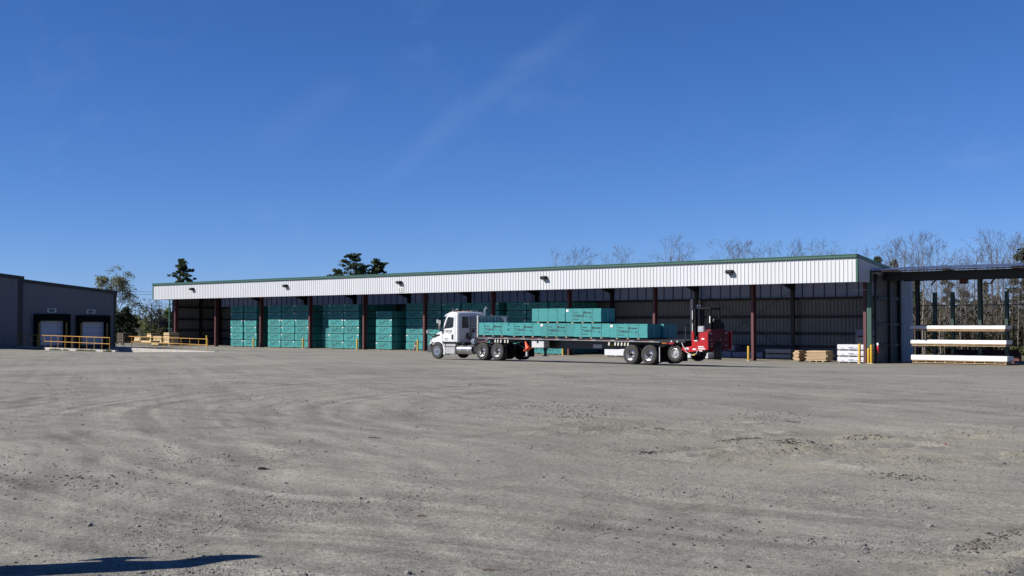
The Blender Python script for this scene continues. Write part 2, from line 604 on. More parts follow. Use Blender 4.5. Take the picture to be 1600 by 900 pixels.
    gr = rng(ysh.outputs[0], 87.5, 89, 0, 1)
    grass = mixc(rng(noise_(1.2, 5), .35, .65, 0, 1), (.08, .073, .036), (.12, .10, .06))
    L.new(mixc(gr, hv.outputs[0], grass), bs.inputs['Base Color'])
    # relief
    h = nd(nt, 'ShaderNodeMath', operation='MULTIPLY_ADD'); L.new(mid, h.inputs[0]); h.inputs[1].default_value = .5; L.new(mul(fine, .45), h.inputs[2])
    h2 = nd(nt, 'ShaderNodeMath', operation='ADD'); L.new(h.outputs[0], h2.inputs[0]); L.new(mul(w1, .5), h2.inputs[1])
    bp = nd(nt, 'ShaderNodeBump'); bp.inputs['Strength'].default_value = .8; bp.inputs['Distance'].default_value = .035
    L.new(h2.outputs[0], bp.inputs['Height']); L.new(bp.outputs[0], bs.inputs['Normal'])
    return m


def spaced(segs):
    out = []
    for a, b, st in segs:
        n = max(1, round((b - a) / st))
        out += [a + (b - a) * i / n for i in range(n)]
    out.append(segs[-1][1])
    return out


def cam2w(xr, z): return RX * xr + FX * z, RY * xr + FY * z


RUTS = []
for (x0, z0, x1, z1, wd, dp) in ((2.2, 19.3, 5.2, 20.6, .22, .05), (3.4, 18.8, 6.6, 20.0, .25, .06), (3.0, 22.2, 4.6, 22.6, .3, .05), (5.5, 17.6, 8.6, 18.6, .3, .05),
                                 (4.1, 9.4, 6.2, 11.6, .28, .09), (4.6, 9.2, 6.6, 11.2, .2, -.05), (1.6, 24.5, 4.5, 24.8, .3, .04), (7.0, 22.0, 9.5, 22.6, .35, .05), (.9, 22.8, 2.3, 23.2, .25, .05)):
    RUTS.append((cam2w(x0, z0), cam2w(x1, z1), wd, dp))


def micro(x, y):
    d = math.hypot(x, y)
    if d > 60: return 0.
    f = sstep(60, 36, d)
    p = Vector((x, y, 0))
    z = .030 * noise.noise(p * .45) + .016 * noise.noise(p * 1.3 + Vector((3, 1, 0))) + .009 * noise.noise(p * 3.2)
    pat = sstep(.05, .45, noise.noise(p * .33 + Vector((9, 4, 0))))
    z += .014 * pat * noise.noise(p * 5.5)
    for (a, b, wd, dp) in RUTS:
        ax, ay = a; bx, by = b
        dx, dy = bx - ax, by - ay
        t = ((x - ax) * dx + (y - ay) * dy) / (dx * dx + dy * dy)
        t = max(-.1, min(1.1, t))
        q = math.hypot(x - ax - dx * t, y - ay - dy * t) + .09 * noise.noise(p * 2.1)
        if q < wd * 3:
            e = math.exp(-(q / wd) ** 2) - .75 * math.exp(-((q - wd * 1.5) / (wd * .6)) ** 2)
            z -= dp * 1.7 * e * (.7 + .8 * noise.noise(p * 4.0))
    return z * f


xs = spaced([(-3000, -600, 400), (-600, -180, 60), (-180, -106, 9), (-106, -76, .4), (-76, -34, 1.0), (-34, -22, .3), (-22, 4, .11), (4, 14, 1), (14, 100, 20), (100, 3000, 500)])
ys = spaced([(-3000, -100, 500), (-100, 2, 12), (2, 22, .11), (22, 34, .22), (34, 48.5, .6), (48.5, 49.05, .25), (49.05, 49.35, .15), (49.35, 57.4, 1), (57.4, 57.8, .2), (57.8, 90, 1.5), (90, 200, 12), (200, 800, 90), (800, 3500, 500)])
gv, gf = [], []
nx = len(xs)
for y in ys:
    for x in xs:
        gv.append((x, y, ground(x, y) + micro(x, y)))
for j in range(len(ys) - 1):
    for i in range(nx - 1):
        gf.append((j * nx + i, j * nx + i + 1, (j + 1) * nx + i + 1, (j + 1) * nx + i))
gmb = MB(); gmb.v, gmb.f, gmb.m = gv, gf, [0] * len(gf)
go = gmb.build('ground', ground_material(), fix=False)
go.data.polygons.foreach_set('use_smooth', [True] * len(gf))
struct(go)

# loose stones lying on the gravel
st = MB()
ico = [(0, 0, 1), (.894, 0, .447), (.276, .851, .447), (-.724, .526, .447), (-.724, -.526, .447), (.276, -.851, .447),
       (.724, .526, -.447), (-.276, .851, -.447), (-.894, 0, -.447), (-.276, -.851, -.447), (.724, -.526, -.447), (0, 0, -1)]
icof = [(0, 1, 2), (0, 2, 3), (0, 3, 4), (0, 4, 5), (0, 5, 1), (1, 6, 2), (2, 7, 3), (3, 8, 4), (4, 9, 5), (5, 10, 1),
        (2, 6, 7), (3, 7, 8), (4, 8, 9), (5, 9, 10), (1, 10, 6), (11, 7, 6), (11, 8, 7), (11, 9, 8), (11, 10, 9), (11, 6, 10)]
def stone(x, y, s, hgt=.35):
    a = rnd.random() * 6.28
    ca, sa = math.cos(a), math.sin(a)
    sx, sy_, sz_ = s * rnd.uniform(.8, 1.6), s * rnd.uniform(.7, 1.1), s * rnd.uniform(.5, .9)
    g0 = ground(x, y) + micro(x, y) + sz_ * hgt
    st.add([(x + (px * ca * sx - py * sa * sy_) * rnd.uniform(.8, 1.15), y + (px * sa * sx + py * ca * sy_), g0 + pz * sz_) for px, py, pz in ico], icof)


n_st = 0
while n_st < 34000:
    z = 8.5 + 46 * rnd.random() ** 1.35
    xr = (rnd.random() * 2 - 1) * z * .47
    x, y = cam2w(xr, z)
    pv_ = Vector((x, y, 0))
    pn = noise.noise(pv_ * .42 + Vector((9, 4, 0))) + .6 * noise.noise(pv_ * 1.1)
    if rnd.random() > .07 + 1.5 * max(0, pn - .05): continue
    n_st += 1
    u = rnd.random()
    s = .0035 + .0055 * rnd.random() + (.010 * rnd.random() if u < .12 else 0) + (.022 * rnd.random() ** 2 if u < .010 else 0)
    stone(x, y, s + z * .00006)
for (a, b, wd_, dp) in RUTS:
    ln = math.hypot(b[0] - a[0], b[1] - a[1])
    for k in range(int(ln * 110)):
        t = rnd.random(); g_ = noise.noise(Vector((t * ln * 1.3, a[0], 0)))
        if g_ < -.1: continue
        x = a[0] + (b[0] - a[0]) * t + rnd.gauss(0, wd_ * 1.1); y = a[1] + (b[1] - a[1]) * t + rnd.gauss(0, wd_ * 1.1)
        stone(x, y, .006 + .016 * rnd.random() ** 2, .2)
so_ = st.build('loose_stones', STONE, fix=False)
st = MB()
for (xa, ya, xb, yb, wd_, n_) in ((985, 672, 1040, 673, .16, 130), (1120, 690, 1185, 684, .2, 190), (1205, 690, 1275, 694, .24, 260), (1225, 659, 1245, 661, .12, 60), (1330, 686, 1420, 682, .35, 260), (1000, 711, 1095, 702, .07, 150),
                              (1330, 726, 1380, 727, .08, 110), (1486, 862, 1596, 825, .14, 170), (1380, 742, 1450, 748, .35, 120), (830, 630, 900, 642, 1.8, 330), (860, 655, 930, 646, 1.2, 220), (1150, 654, 1240, 646, .9, 150), (60, 735, 230, 760, 1.5, 110), (5, 745, 90, 765, 1.1, 80), (1000, 820, 1130, 848, 1.1, 80)):
    pa = cam2w((xa - 800) / 1870 * CAM_H * 1870 / (ya - 507), CAM_H * 1870 / (ya - 507)); pb = cam2w((xb - 800) / 1870 * CAM_H * 1870 / (yb - 507), CAM_H * 1870 / (yb - 507))
    for k in range(n_):
        t = rnd.random()
        x = pa[0] + (pb[0] - pa[0]) * t + rnd.gauss(0, wd_ * .5); y = pa[1] + (pb[1] - pa[1]) * t + rnd.gauss(0, wd_ * .5)
        stone(x, y, .006 + .020 * rnd.random() ** 2.5, .25)
sd_ = st.build('dirt_clods', M('rut_shade_dirt', (.11, .10, .082), .95, var=.4, vscale=6), fix=False)  # dark dirt colour of these rows also stands for shadow in the ruts
sd_['kind'] = 'stuff'
so_['kind'] = 'stuff'

# a few scraps lying about
def scrap(xi, yi, ln, wd, ht, rot, mat, label, name='wood_scrap', cat='scrap'):
    dist = CAM_H * 1870 / (yi - 507.0)
    x, y, z = at(xi, dist)
    z += micro(x, y)
    mb = MB()
    d = Vector((math.cos(rot), math.sin(rot), 0))
    n = 6
    rings = []
    for i in range(n + 1):
        t = i / n
        c = Vector((x, y, z + ht * .5)) + d * ((t - .5) * ln) + Vector((0, 0, .01 * math.sin(t * 5)))
        r = Vector((-d.y, d.x, 0)) * (wd / 2 * (1 - .4 * abs(t - .5)) * rnd.uniform(.8, 1.1))
        u = Vector((0, 0, ht / 2 * rnd.uniform(.8, 1.1)))
        rings.append([c - r - u, c + r - u, c + r + u, c - r + u])
    mb.loft(rings)
    o = mb.build(name, mat)
    tag(o, label, cat)


scrap(414, 731, .17, .035, .03, YAW, ASPH_DARK, 'short black scrap lying alone on the gravel left of centre')
scrap(769, 889.5, .16, .02, .012, YAW - .1, WOOD_OLD, 'thin brown stick on the gravel at the bottom centre of the photo')
scrap(586, 684, .24, .03, .02, YAW, WOOD_OLD, 'small brown stick on the gravel in front of the truck cab')
scrap(662, 805, .13, .02, .012, YAW + .3, M('reddish_stick', (.28, .16, .11), .8), 'short reddish stick on the gravel below the truck')
scrap(1475, 699, .04, .035, .025, .3, M('red_scrap', (.28, .05, .05), .7), 'tiny red scrap on the sandy gravel at the right', 'red_scrap')

# ---------------------------------------------------------------- long open shed
FRX = [-36.83, -45.58, -54.34, -63.0, -71.66, -80.24, -88.73, -97.12, -105.4, -113.72, -121.8]
YF, YB, YO = 76.9, 83.5, 74.7
ZT, ZFB = 6.75, 4.90
SLOPE = .142
XL, XR = -122.82, -36.28


def roof_z(y): return ZT - SLOPE * (y - YO)


shed = thing('open_shed', 'long open-fronted storage shed with white ribbed fascia and green trim', 'shed', (-79.5, YF, -.45))
mb = MB(); rib_sheet(mb, 'x', XL, XR, YO, ZFB, 6.56, -1, depth=.036)
mb.box(XL, XR, YO + .012, YO + .03, ZFB + .004, 6.55)
mb.build('fascia', WHITE_SIDING, shed, fix=False)
mb = MB()
mb.box(XL - .06, XR + .06, YO - .16, YO + .05, 6.54, 6.70); mb.box(XL - .06, XR + .06, YO - .19, YO + .02, 6.703, 6.76)
mb.build('eave_gutter', GREEN_TRIM, shed, bevel=.015)
for x0, x1 in ((XL - .07, XL + .07), (XR - .07, XR + .07)):
    MB().box(x0, x1, YO - .06, YO + .08, ZFB - .01, 6.538).build('corner_trim', GREEN_TRIM, shed)
# soffit edge channel behind the fascia foot
MB().box(XL + .1, XR - .1, YO + .035, YO + .12, ZFB + .01, ZFB + .16).build('fascia_girt', RED_STEEL, shed)
mb = MB()
mb.prism([(YO - .1, ZT - .03), (YB + .35, roof_z(YB + .35)), (YB + .35, roof_z(YB + .35) - .07), (YO - .1, ZT - .1)], 'x', XL, XR)
mb.build('roof', M('roof_sheet', (.12, .16, .15), .45), shed)
# right gable side of the canopy and end walls
for xx, side in ((XR, 1), (XL, -1)):
    mb = MB()
    rib_sheet(mb, 'y', YO + .08, YF + .28, xx, ZFB, lambda y: roof_z(y) - .2, side)
    mb.build('canopy_end', BLUE_SIDING if side > 0 else WHITE_SIDING, shed, fix=False)
    mb = MB()
    rib_sheet(mb, 'y', YF + .285, YB + .02, xx, -.62 if side > 0 else -.4, lambda y: roof_z(y) - .2, side)
    mb.build('end_wall', BLUE_SIDING if side > 0 else GREY_SIDING, shed, fix=False)
    mb = MB()
    mb.prism([(YO - .05, ZT + .01), (YB + .3, roof_z(YB + .3) + .01), (YB + .3, roof_z(YB + .3) - .22), (YO - .05, ZT - .22)], 'x', xx + side * .035, xx + side * .09)
    mb.build('rake_trim', GREEN_TRIM, shed)
MB().box(XL - .05, XL + .1, YF - .12, YF - .02, -.4, ZFB).build('corner_trim', GREEN_TRIM, shed)
# frames
for i, x in enumerate(FRX):
    zf = floor_z(x)
    mb = MB()
    mb.box(x - .1, x + .1, YF, YF + .02, zf, ZFB + 1.0); mb.box(x - .012, x + .012, YF + .021, YF + .38, zf, ZFB + 1.0)
    mb.box(x - .1, x + .1, YF + .381, YF + .40, zf, ZFB + 1.0); mb.box(x - .16, x + .16, YF - .05, YF + .45, zf - .02, zf + .025)
    mb.build('front_column', RED_STEEL, shed)
    mb = MB()
    yb0 = YB - .62
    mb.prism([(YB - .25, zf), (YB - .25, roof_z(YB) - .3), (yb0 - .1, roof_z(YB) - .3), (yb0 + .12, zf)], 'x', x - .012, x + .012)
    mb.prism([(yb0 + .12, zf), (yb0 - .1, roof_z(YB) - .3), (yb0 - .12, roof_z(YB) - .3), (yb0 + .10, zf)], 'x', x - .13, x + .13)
    mb.build('back_column', M('primer_painted_shade', (.024, .014, .014), .6), shed)  # front-column red darkened in the colour to stand for interior shade
    mb = MB()
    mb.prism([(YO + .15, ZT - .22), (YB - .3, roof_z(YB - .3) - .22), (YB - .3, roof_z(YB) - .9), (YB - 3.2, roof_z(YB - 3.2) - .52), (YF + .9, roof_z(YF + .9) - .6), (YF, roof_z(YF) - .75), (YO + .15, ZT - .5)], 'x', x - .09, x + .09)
    mb.build('rafter', M('primer_painted_shade', (.024, .014, .014)), shed)
for k in range(6):
    y = YO + .7 + k * 1.6
    MB().box(XL + .15, XR - .15, y - .035, y + .035, roof_z(y) - .215, roof_z(y) - .09).build('purlin', RED_STEEL, shed)
# back wall: liner below, translucent strip on top, girts in front
mb = MB(); rib_sheet(mb, 'x', XL, XR, YB, -.62, 4.1, -1, depth=.045); mb.build('back_wall', GREY_SIDING, shed, fix=False)
mb = MB(); rib_sheet(mb, 'x', XL, XR, YB + .02, 4.06, roof_z(YB) - .1, -1, pitch=.92, depth=.04)
x = XL + .5
while x < XR:
    mb.box(x - .03, x + .03, YB - .06, YB - .024, 4.1, roof_z(YB) - .12, 1); x += .92
mb.build('light_panel', [SKYLIGHT, DARK_TRIM], shed, fix=False)
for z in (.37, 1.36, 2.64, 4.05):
    MB().box(XL + .12, XR - .1, YB - .23, YB - .035, z - .1, z + .09).build('girt', M('primer_painted_shade', (.024, .014, .014)), shed)
    MB().box(XL + .02, XL + .22, YF + .45, YB - .3, z - .1, z + .09).build('girt', M('primer_painted_shade', (.024, .014, .014)), shed)
mb = MB(); mb.box(XL + .05, XL + .35, 80.8, 81.1, -.4, 5.5); mb.build('end_column', M('primer_painted_shade', (.024, .014, .014)), shed)
for xa, xb in ((FRX[2], FRX[1]), (FRX[6], FRX[5])):
    for p, q in (((xa + .2, YB - .28, 4.7), (xb - .2, YB - .28, -.3)), ((xa + .2, YB - .3, -.3), (xb - .2, YB - .3, 4.7))):
        MB().tube([p, q], .016, 5).build('brace_rod', BLACK, shed)

# wall lights on the fascia
def light_pos(): return [(-114.67, 5.93, 'above the empty far left bay'), (-97.94, 5.92, 'above the fourth rust column'), (-81.01, 5.86, 'directly above the small L5 sign'), (-63.59, 5.84, 'above the teal load on the trailer'), (-46.0, 5.80, 'nearest the right end')]


proto = None
for x, z, d in light_pos():
    lab = 'dark grey wedge wall light on the white fascia, ' + d
    if proto is None:
        proto = thing('wall_light', lab, 'wall light', (x, YO - .03, z), 'wall lights on the shed fascia')
        mb = MB()
        mb.prism([(YO - .04, z + .17), (YO - .36, z + .17), (YO - .44, z - .02), (YO - .38, z - .05), (YO - .04, z - .10)], 'x', x - .25, x + .25)
        mb.build('housing', M('bronze_metal', (.016, .016, .018), .7, spec=.15), proto, bevel=.015)
        MB().box(x - .2, x + .2, YO - .30, YO - .06, z - .13, z - .085).build('lens', LAMP, proto)
        MB().box(x - .1, x + .1, YO - .045, YO - .005, z - .18, z - .0).build('back_plate', DARK_TRIM, proto)
        reg(proto)
    else:
        dup(proto, (x, YO - .03, z), lab, 'wall lights on the shed fascia')

sg = thing('bay_sign', 'small white L5 sign on the fascia below the wall light', 'sign', (-80.92, YO - .05, 5.27))
MB().box(-81.30, -80.54, YO - .06, YO - .04, 5.03, 5.50).build('sign_board', M('sign_white', (.68, .74, .70), .5), sg)
mb = MB(); text_mesh(mb, 'L 5', .40, (-80.92, YO - .065, 5.12), (1, 0, 0), (0, 0, 1), .016)
mb.build('lettering', M('sign_ink', (.03, .05, .045)), sg, fix=False)

# ---------------------------------------------------------------- bollards and markers
def bollard_at(x, y, h, label, first=[None]):
    z = ground(x, y)
    if first[0] is None:
        b = thing('bollard', label, 'bollard', (x, y, z), 'yellow bollards along the shed')
        MB().lathe([(.085, 0), (.085, h - .06), (.075, h - .02), (.045, h + .01), (.0, h + .02)], (x, y, z), 'z', 14).build('pipe', YELLOW, b, smooth=40)
        MB().lathe([(.0, .03), (.13, .03), (.16, 0)], (x, y, z), 'z', 12).build('base_collar', CONCRETE, b)
        reg(b); first[0] = b; b['h'] = h
        return b
    return dup(first[0], (x, y, z), label, 'yellow bollards along the shed', scale=(1, 1, h / first[0]['h']))


bollard_at(-36.95, 76.35, 1.33, 'tallest yellow bollard, just left of the nearest rust column')
bollard_at(-36.40, 76.55, 1.03, 'short yellow bollard between the nearest rust column and the green post')
bollard_at(-36.22, 76.60, 1.27, 'yellow bollard standing in front of the green corner post')
bollard_at(-45.55, 76.3, 1.07, 'yellow bollard at the rust column right of the red forklift')
bollard_at(-54.2, 76.3, 1.05, 'yellow bollard behind the rear trailer wheels')
bollard_at(-63.05, 76.3, 1.05, 'yellow bollard seen under the trailer beside the single teal bundle')
bollard_at(-71.75, 76.3, 1.05, 'yellow bollard seen between the truck drive wheels')
bollard_at(-80.4, 76.3, 1.05, 'yellow bollard just in front of the truck nose')
bollard_at(-88.9, 76.3, 1.05, 'yellow bollard left of the single lit teal stack')
bollard_at(-97.3, 76.3, 1.05, 'yellow bollard at the right edge of the three teal stacks')
bollard_at(-105.7, 76.3, 1.0, 'yellow bollard right of the leftmost pair of teal stacks')
bollard_at(-113.95, 76.0, 1.2, 'yellow bollard at the mouth of the empty far bay')
bollard_at(-121.75, 75.9, 1.1, 'left of two yellow bollards at the far corner of the shed')
bollard_at(-121.1, 75.9, 1.1, 'right of two yellow bollards at the far corner of the shed')
mk = thing('marker_post', 'short leaning red and white marker post by the truck nose', 'marker', (-80.75, 76.4, floor_z(-80.7)))
zb = floor_z(-80.7)
MB().tube([(-80.95, 76.4, zb), (-80.75, 76.4, zb + .75)], .07, 8).build('post', M('faded_red', (.45, .07, .05), .6), mk)
MB().tube([(-80.85, 76.4, zb + .36), (-80.80, 76.4, zb + .55)], .075, 8).build('white_band', TAGW, mk)

# ---------------------------------------------------------------- teal panel bundles
BW, BD, BH = 2.40, 1.20, .79


def make_bundle(kind, label):
    r = thing('panel_bundle', label, 'panel bundle', (0, 0, -50), 'teal panel bundles')
    mb = MB()
    zs = [.075, .20, .33, .46, .60, .70, BH]
    for i in range(len(zs) - 1):
        dx, dy = rnd.uniform(-.008, .008), rnd.uniform(-.005, .004)
        mb.box(-BW / 2 + dx, BW / 2 + dx, dy, BD + dy, -50 + zs[i] + .0015, -50 + zs[i + 1] - .0015)
    face = mb
    mb = MB(); mb.box(-BW / 2 + .03, BW / 2 - .03, .02, BD - .02, -50 + .076, -50 + BH - .02)
    mb.build('panel_core', TEAL_DK, r)
    for x in (-.76, -.06, .62):
        MB().box(x - .06, x + .06, .015, BD - .015, -50, -50 + .073).build('runner', RUNNER, r)
    if kind != 'blank':
        mb = face
        Y = -.0085
        rt, up = (1, 0, 0), (0, 0, 1)
        text_mesh(mb, 'Trubord', .205, (-.66, Y, -50 + .345), rt, up, .006, 'LEFT', 1)
        # small lines of print too fine to read
        for (x0, x1, z) in ((-.66, -.34, .57), (-.66, -.30, .20), (.13, .24, .37), (.42, .58, .37), (.48, .58, .29)):
            xx = x0
            while xx < x1:
                ww = rnd.uniform(.025, .06)
                mb.box(xx, min(x1, xx + ww), Y - .001, Y + .001, -50 + z, -50 + z + .04, 1); xx += ww + .018
        # tree-shaped emblem with its line of lettering
        mb.prism([(.02, .52), (.17, .52), (.185, .585), (.135, .625), (.095, .66), (.055, .625), (.005, .585)], 'y', Y - .001, Y + .001, 1)
        for i in range(7): mb.v[-14 + i] = (mb.v[-14 + i][0], mb.v[-14 + i][1], mb.v[-14 + i][2] - 50)
        for i in range(7): mb.v[-7 + i] = (mb.v[-7 + i][0], mb.v[-7 + i][1], mb.v[-7 + i][2] - 50)
        xx = .22
        while xx < .56:
            ww = rnd.uniform(.03, .05)
            mb.box(xx, xx + ww, Y - .001, Y + .001, -50 + .525, -50 + .525 + rnd.uniform(.05, .075), 1); xx += ww + .012
    face.build('panel_stack', [TEAL, INK], r, fix=False)
    for x in (-.72, -.02, .64):
        MB().box(x - .010, x + .010, -.0095, BD + .006, -50 + .074, -50 + BH + .002).build('strap', STRAP, r)
    # white corner protector seen end-on
    MB().box(BW / 2 + .009, BW / 2 + .012, BD * .42, BD * .50, -50 + .09, -50 + BH - .01).build('end_band', M('end_band', (.16, .42, .40)), r)
    if kind in ('left', 'right'):
        x0 = -BW / 2 + .03 if kind == 'left' else BW / 2 - .2
        MB().box(x0, x0 + .17, -.018, -.012, -50 + .62, -50 + .75).build('paper_tag', TAGW, r)
    reg(r)
    return r


PROTO = {}


def bundle(kind, loc, label, sz=1., rz=0., sx=1.):
    if kind not in PROTO:
        PROTO[kind] = make_bundle(kind, label)
        o = PROTO[kind]
        o.location = loc; o.scale = (sx, 1, sz); o.rotation_euler = (0, 0, rz)
        return o
    return dup(PROTO[kind], loc, label, 'teal panel bundles', rz=rz, scale=(sx, 1, sz))


# --- build bundles: children were made 50 m down so that local coordinates are clean
ORD = ['bottom', 'second', 'third', 'fourth', 'fifth', 'topmost']


def deck_z(x): return 1.375 - .12 * (x + 47.75) / 14.25


TY = 50.12
cx = [-46.57, -44.24, -41.84, -39.44, -37.03]
dsc = ['against the front bulkhead', 'second from the front bulkhead', 'middle of the lower row', 'fourth from the front bulkhead', 'rearmost of the lower row']
kinds = ['plain', 'plain', 'left', 'plain', 'left']
for x, d, k in zip(cx, dsc, kinds):
    bundle(k, (x, TY + .02, deck_z(x + 1) + .012), 'teal bundle on the trailer deck, near side, ' + d)
kinds = ['right', 'left', 'plain', 'right', 'left']
for x, d, k in zip(cx, dsc, kinds):
    bundle(k, (x + .12, TY + 1.30, deck_z(x + 1) + .012), 'teal bundle on the trailer deck, far side, ' + d)
z2 = deck_z(-41) + .012 + BH + .005
bundle('blank', (-42.47, TY + .03, z2 + .01), 'blank teal bundle with no printing, in the upper trailer tier', sx=.99)
bundle('left', (-40.02, TY + .02, z2 - .01), 'printed teal bundle in the upper trailer tier, rearmost of two')

SZ = .932
LAYER = BH * SZ + .002


def stack(x0, x1, y, n, desc, rows=1, seed=0):
    r = random.Random(seed)
    xc = (x0 + x1) / 2
    sx = (x1 - x0 - .02) / BW
    for k in range(rows):
        for i in range(n):
            kd = r.choice(['left', 'right', 'right', 'left', 'plain'])
            z = floor_z(xc) + i * LAYER + .005
            pos = ORD[i] if i < 5 else 'topmost'
            if i == n - 1 and n > 1: pos = 'topmost'
            lab = f'teal bundle, {pos} in {desc}' if k == 0 else f'teal bundle, {pos}, {["", "second", "third", "fourth"][k]} row back behind {desc}'
            bundle(kd, (xc + r.uniform(-.035, .035), y + k * 1.27 + r.uniform(-.02, .03), z), lab, SZ, sx=sx)


stack(-111.45, -109.2, 77.4, 6, 'the first stack right of the empty bay', 1, 1)
stack(-109.0, -106.75, 77.42, 6, 'the stack left of the third rust column', 4, 2)
stack(-104.5, -102.3, 77.27, 6, 'the leftmost of three stacks before the fourth column', 1, 3)
stack(-102.22, -100.0, 77.3, 6, 'the middle of three stacks before the fourth column', 1, 4)
stack(-99.92, -97.75, 77.3, 6, 'the rightmost of three stacks before the fourth column', 4, 5)
stack(-96.58, -94.6, 78.27, 6, 'the recessed narrow-showing stack after the fourth column', 1, 6)
stack(-94.5, -92.2, 77.33, 6, 'the left of two stacks before the fifth column', 1, 7)
stack(-92.17, -89.9, 77.36, 6, 'the right of two stacks before the fifth column', 4, 8)
stack(-87.35, -85.08, 77.32, 5, 'the lone forward stack after the fifth column', 3, 9)
stack(-84.15, -81.85, 78.33, 6, 'the recessed stack behind the truck nose', 1, 10)
stack(-81.75, -79.45, 78.36, 6, 'the recessed stack at the sixth column', 1, 11)
stack(-79.2, -76.9, 78.3, 6, 'the stack behind the cab windscreen', 1, 12)
stack(-76.8, -74.5, 78.36, 6, 'the stack behind the cab door', 1, 13)
stack(-74.4, -72.1, 78.3, 6, 'the stack behind the cab rear', 1, 14)
stack(-71.2, -68.9, 78.36, 6, 'the stack behind the trailer bulkhead', 1, 15)
stack(-68.8, -66.5, 78.3, 6, 'the stack behind the front teal trailer load', 1, 16)
stack(-66.4, -64.1, 78.5, 6, 'the last dark stack before the eighth column', 3, 17)
bundle('plain', (-64.85, 77.15, floor_z(-65) + .005), 'single lit teal bundle seen under the trailer beside a bollard', SZ)

# wrapped packs of lumber
def wrapped_pack(x0, x1, y0, y1, z0, z1, mat, label, prints=0, layers=1, name='wrapped_pack', pm=None):
    o = thing(name, label, 'lumber pack', ((x0 + x1) / 2, y0, z0), 'wrapped lumber packs on the shed floor')
    h = (z1 - z0) / layers
    for i in range(layers):
        za = z0 + i * h
        mb = MB(); mb.box(x0, x1, y0, y1, za + .07, za + h - .01)
        r = random.Random(int(x0 * 100) + i)
        for k in range(prints):
            px = x0 + .2 + r.random() * (x1 - x0 - .7)
            pz = za + .12 + r.random() * (h - .26)
            for q in range(r.randint(3, 6)):
                xa, xb, zc, zd = px + q * .075, px + q * .075 + r.uniform(.03, .06), pz + r.uniform(0, .02), pz + r.uniform(.04, .07)
                mb.add([(xa, y0 - .003, zc), (xb, y0 - .003, zc), (xb, y0 - .003, zd), (xa, y0 - .003, zd)], [(0, 1, 2, 3)], 1)
        mb.build('wrapping', [mat, pm or INK_BLUE], o, bevel=.02)
        for k in range(4):
            xk = x0 + .15 + (x1 - x0 - .3) * k / 3
            MB().box(xk - .05, xk + .05, y0 + .02, y1 - .02, za + .001, za + .068).build('runner', RUNNER, o)
    return o


zf = -.60
for i, w_ in enumerate(('bottom', 'middle', 'top')):
    wrapped_pack(-38.95, -36.62, 77.05, 78.25, zf + i * .425, zf + (i + 1) * .425, WRAP, f'white printed lumber pack, {w_} of three beside the nearest rust column', 6)
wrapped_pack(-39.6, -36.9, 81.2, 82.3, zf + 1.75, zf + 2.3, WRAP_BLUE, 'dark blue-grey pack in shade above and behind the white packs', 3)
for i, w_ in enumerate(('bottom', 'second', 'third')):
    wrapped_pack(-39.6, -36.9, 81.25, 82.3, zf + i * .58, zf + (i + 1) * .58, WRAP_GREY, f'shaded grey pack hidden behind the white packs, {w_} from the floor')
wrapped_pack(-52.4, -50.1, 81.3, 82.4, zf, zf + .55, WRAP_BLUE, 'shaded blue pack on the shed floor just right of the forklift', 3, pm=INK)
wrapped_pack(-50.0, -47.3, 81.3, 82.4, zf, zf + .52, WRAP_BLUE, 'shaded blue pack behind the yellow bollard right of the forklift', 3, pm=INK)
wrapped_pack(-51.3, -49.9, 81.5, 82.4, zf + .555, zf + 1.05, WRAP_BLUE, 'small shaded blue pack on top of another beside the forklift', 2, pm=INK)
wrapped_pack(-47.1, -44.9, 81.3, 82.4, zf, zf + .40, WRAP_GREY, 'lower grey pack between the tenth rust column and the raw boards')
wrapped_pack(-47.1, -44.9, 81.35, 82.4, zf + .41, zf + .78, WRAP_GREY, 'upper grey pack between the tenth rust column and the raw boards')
wrapped_pack(-59.2, -56.0, 76.9, 78.0, -.515, .08, WRAP, 'white pack seen under the trailer ahead of its rear wheels')
wrapped_pack(-52.3, -49.4, 76.9, 77.9, -.57, -.1, WRAP, 'low white pack seen through the gap under the forklift')
wrapped_pack(-65.2, -63.9, 77.3, 78.1, floor_z(-65) + LAYER + .02, floor_z(-65) + LAYER + .42, M('blue_wrap', (.03, .09, .35), .4), 'bright blue pack lying on the single teal bundle under the trailer')


def board_stack(x0, x1, y0, y1, z0, rows, label, ragged=.12, bh=.10, mat=WOOD):
    o = thing('board_stack', label, 'board stack', ((x0 + x1) / 2, y0, z0))
    r = random.Random(int(x0 * 10))
    z = z0
    for xk in (x0 + .3, (x0 + x1) / 2, x1 - .3):
        MB().box(xk - .06, xk + .06, y0 + .05, y1, z, z + .09).build('runner', RUNNER, o)
    z += .092
    mb = MB()
    for i in range(rows):
        a, b = r.uniform(-ragged, ragged), r.uniform(-ragged, ragged)
        mb.box(x0 + a, x1 + b, y0 + r.uniform(0, .05), y1, z, z + bh * .72)
        mb.box(x0 + .1, x1 - .1, y0 + .10, y1 - .05, z + bh * .725, z + bh * .995)
        z += bh
    mb.build('boards', mat, o, bevel=.006)
    return o


board_stack(-42.42, -42.0, 77.2, 78.2, zf, 7, 'short end stack of raw yellow boards, left of the dark gap', .08)
board_stack(-41.45, -39.85, 77.2, 78.3, zf, 7, 'wide stack of raw yellow boards beside the white packs', .10)

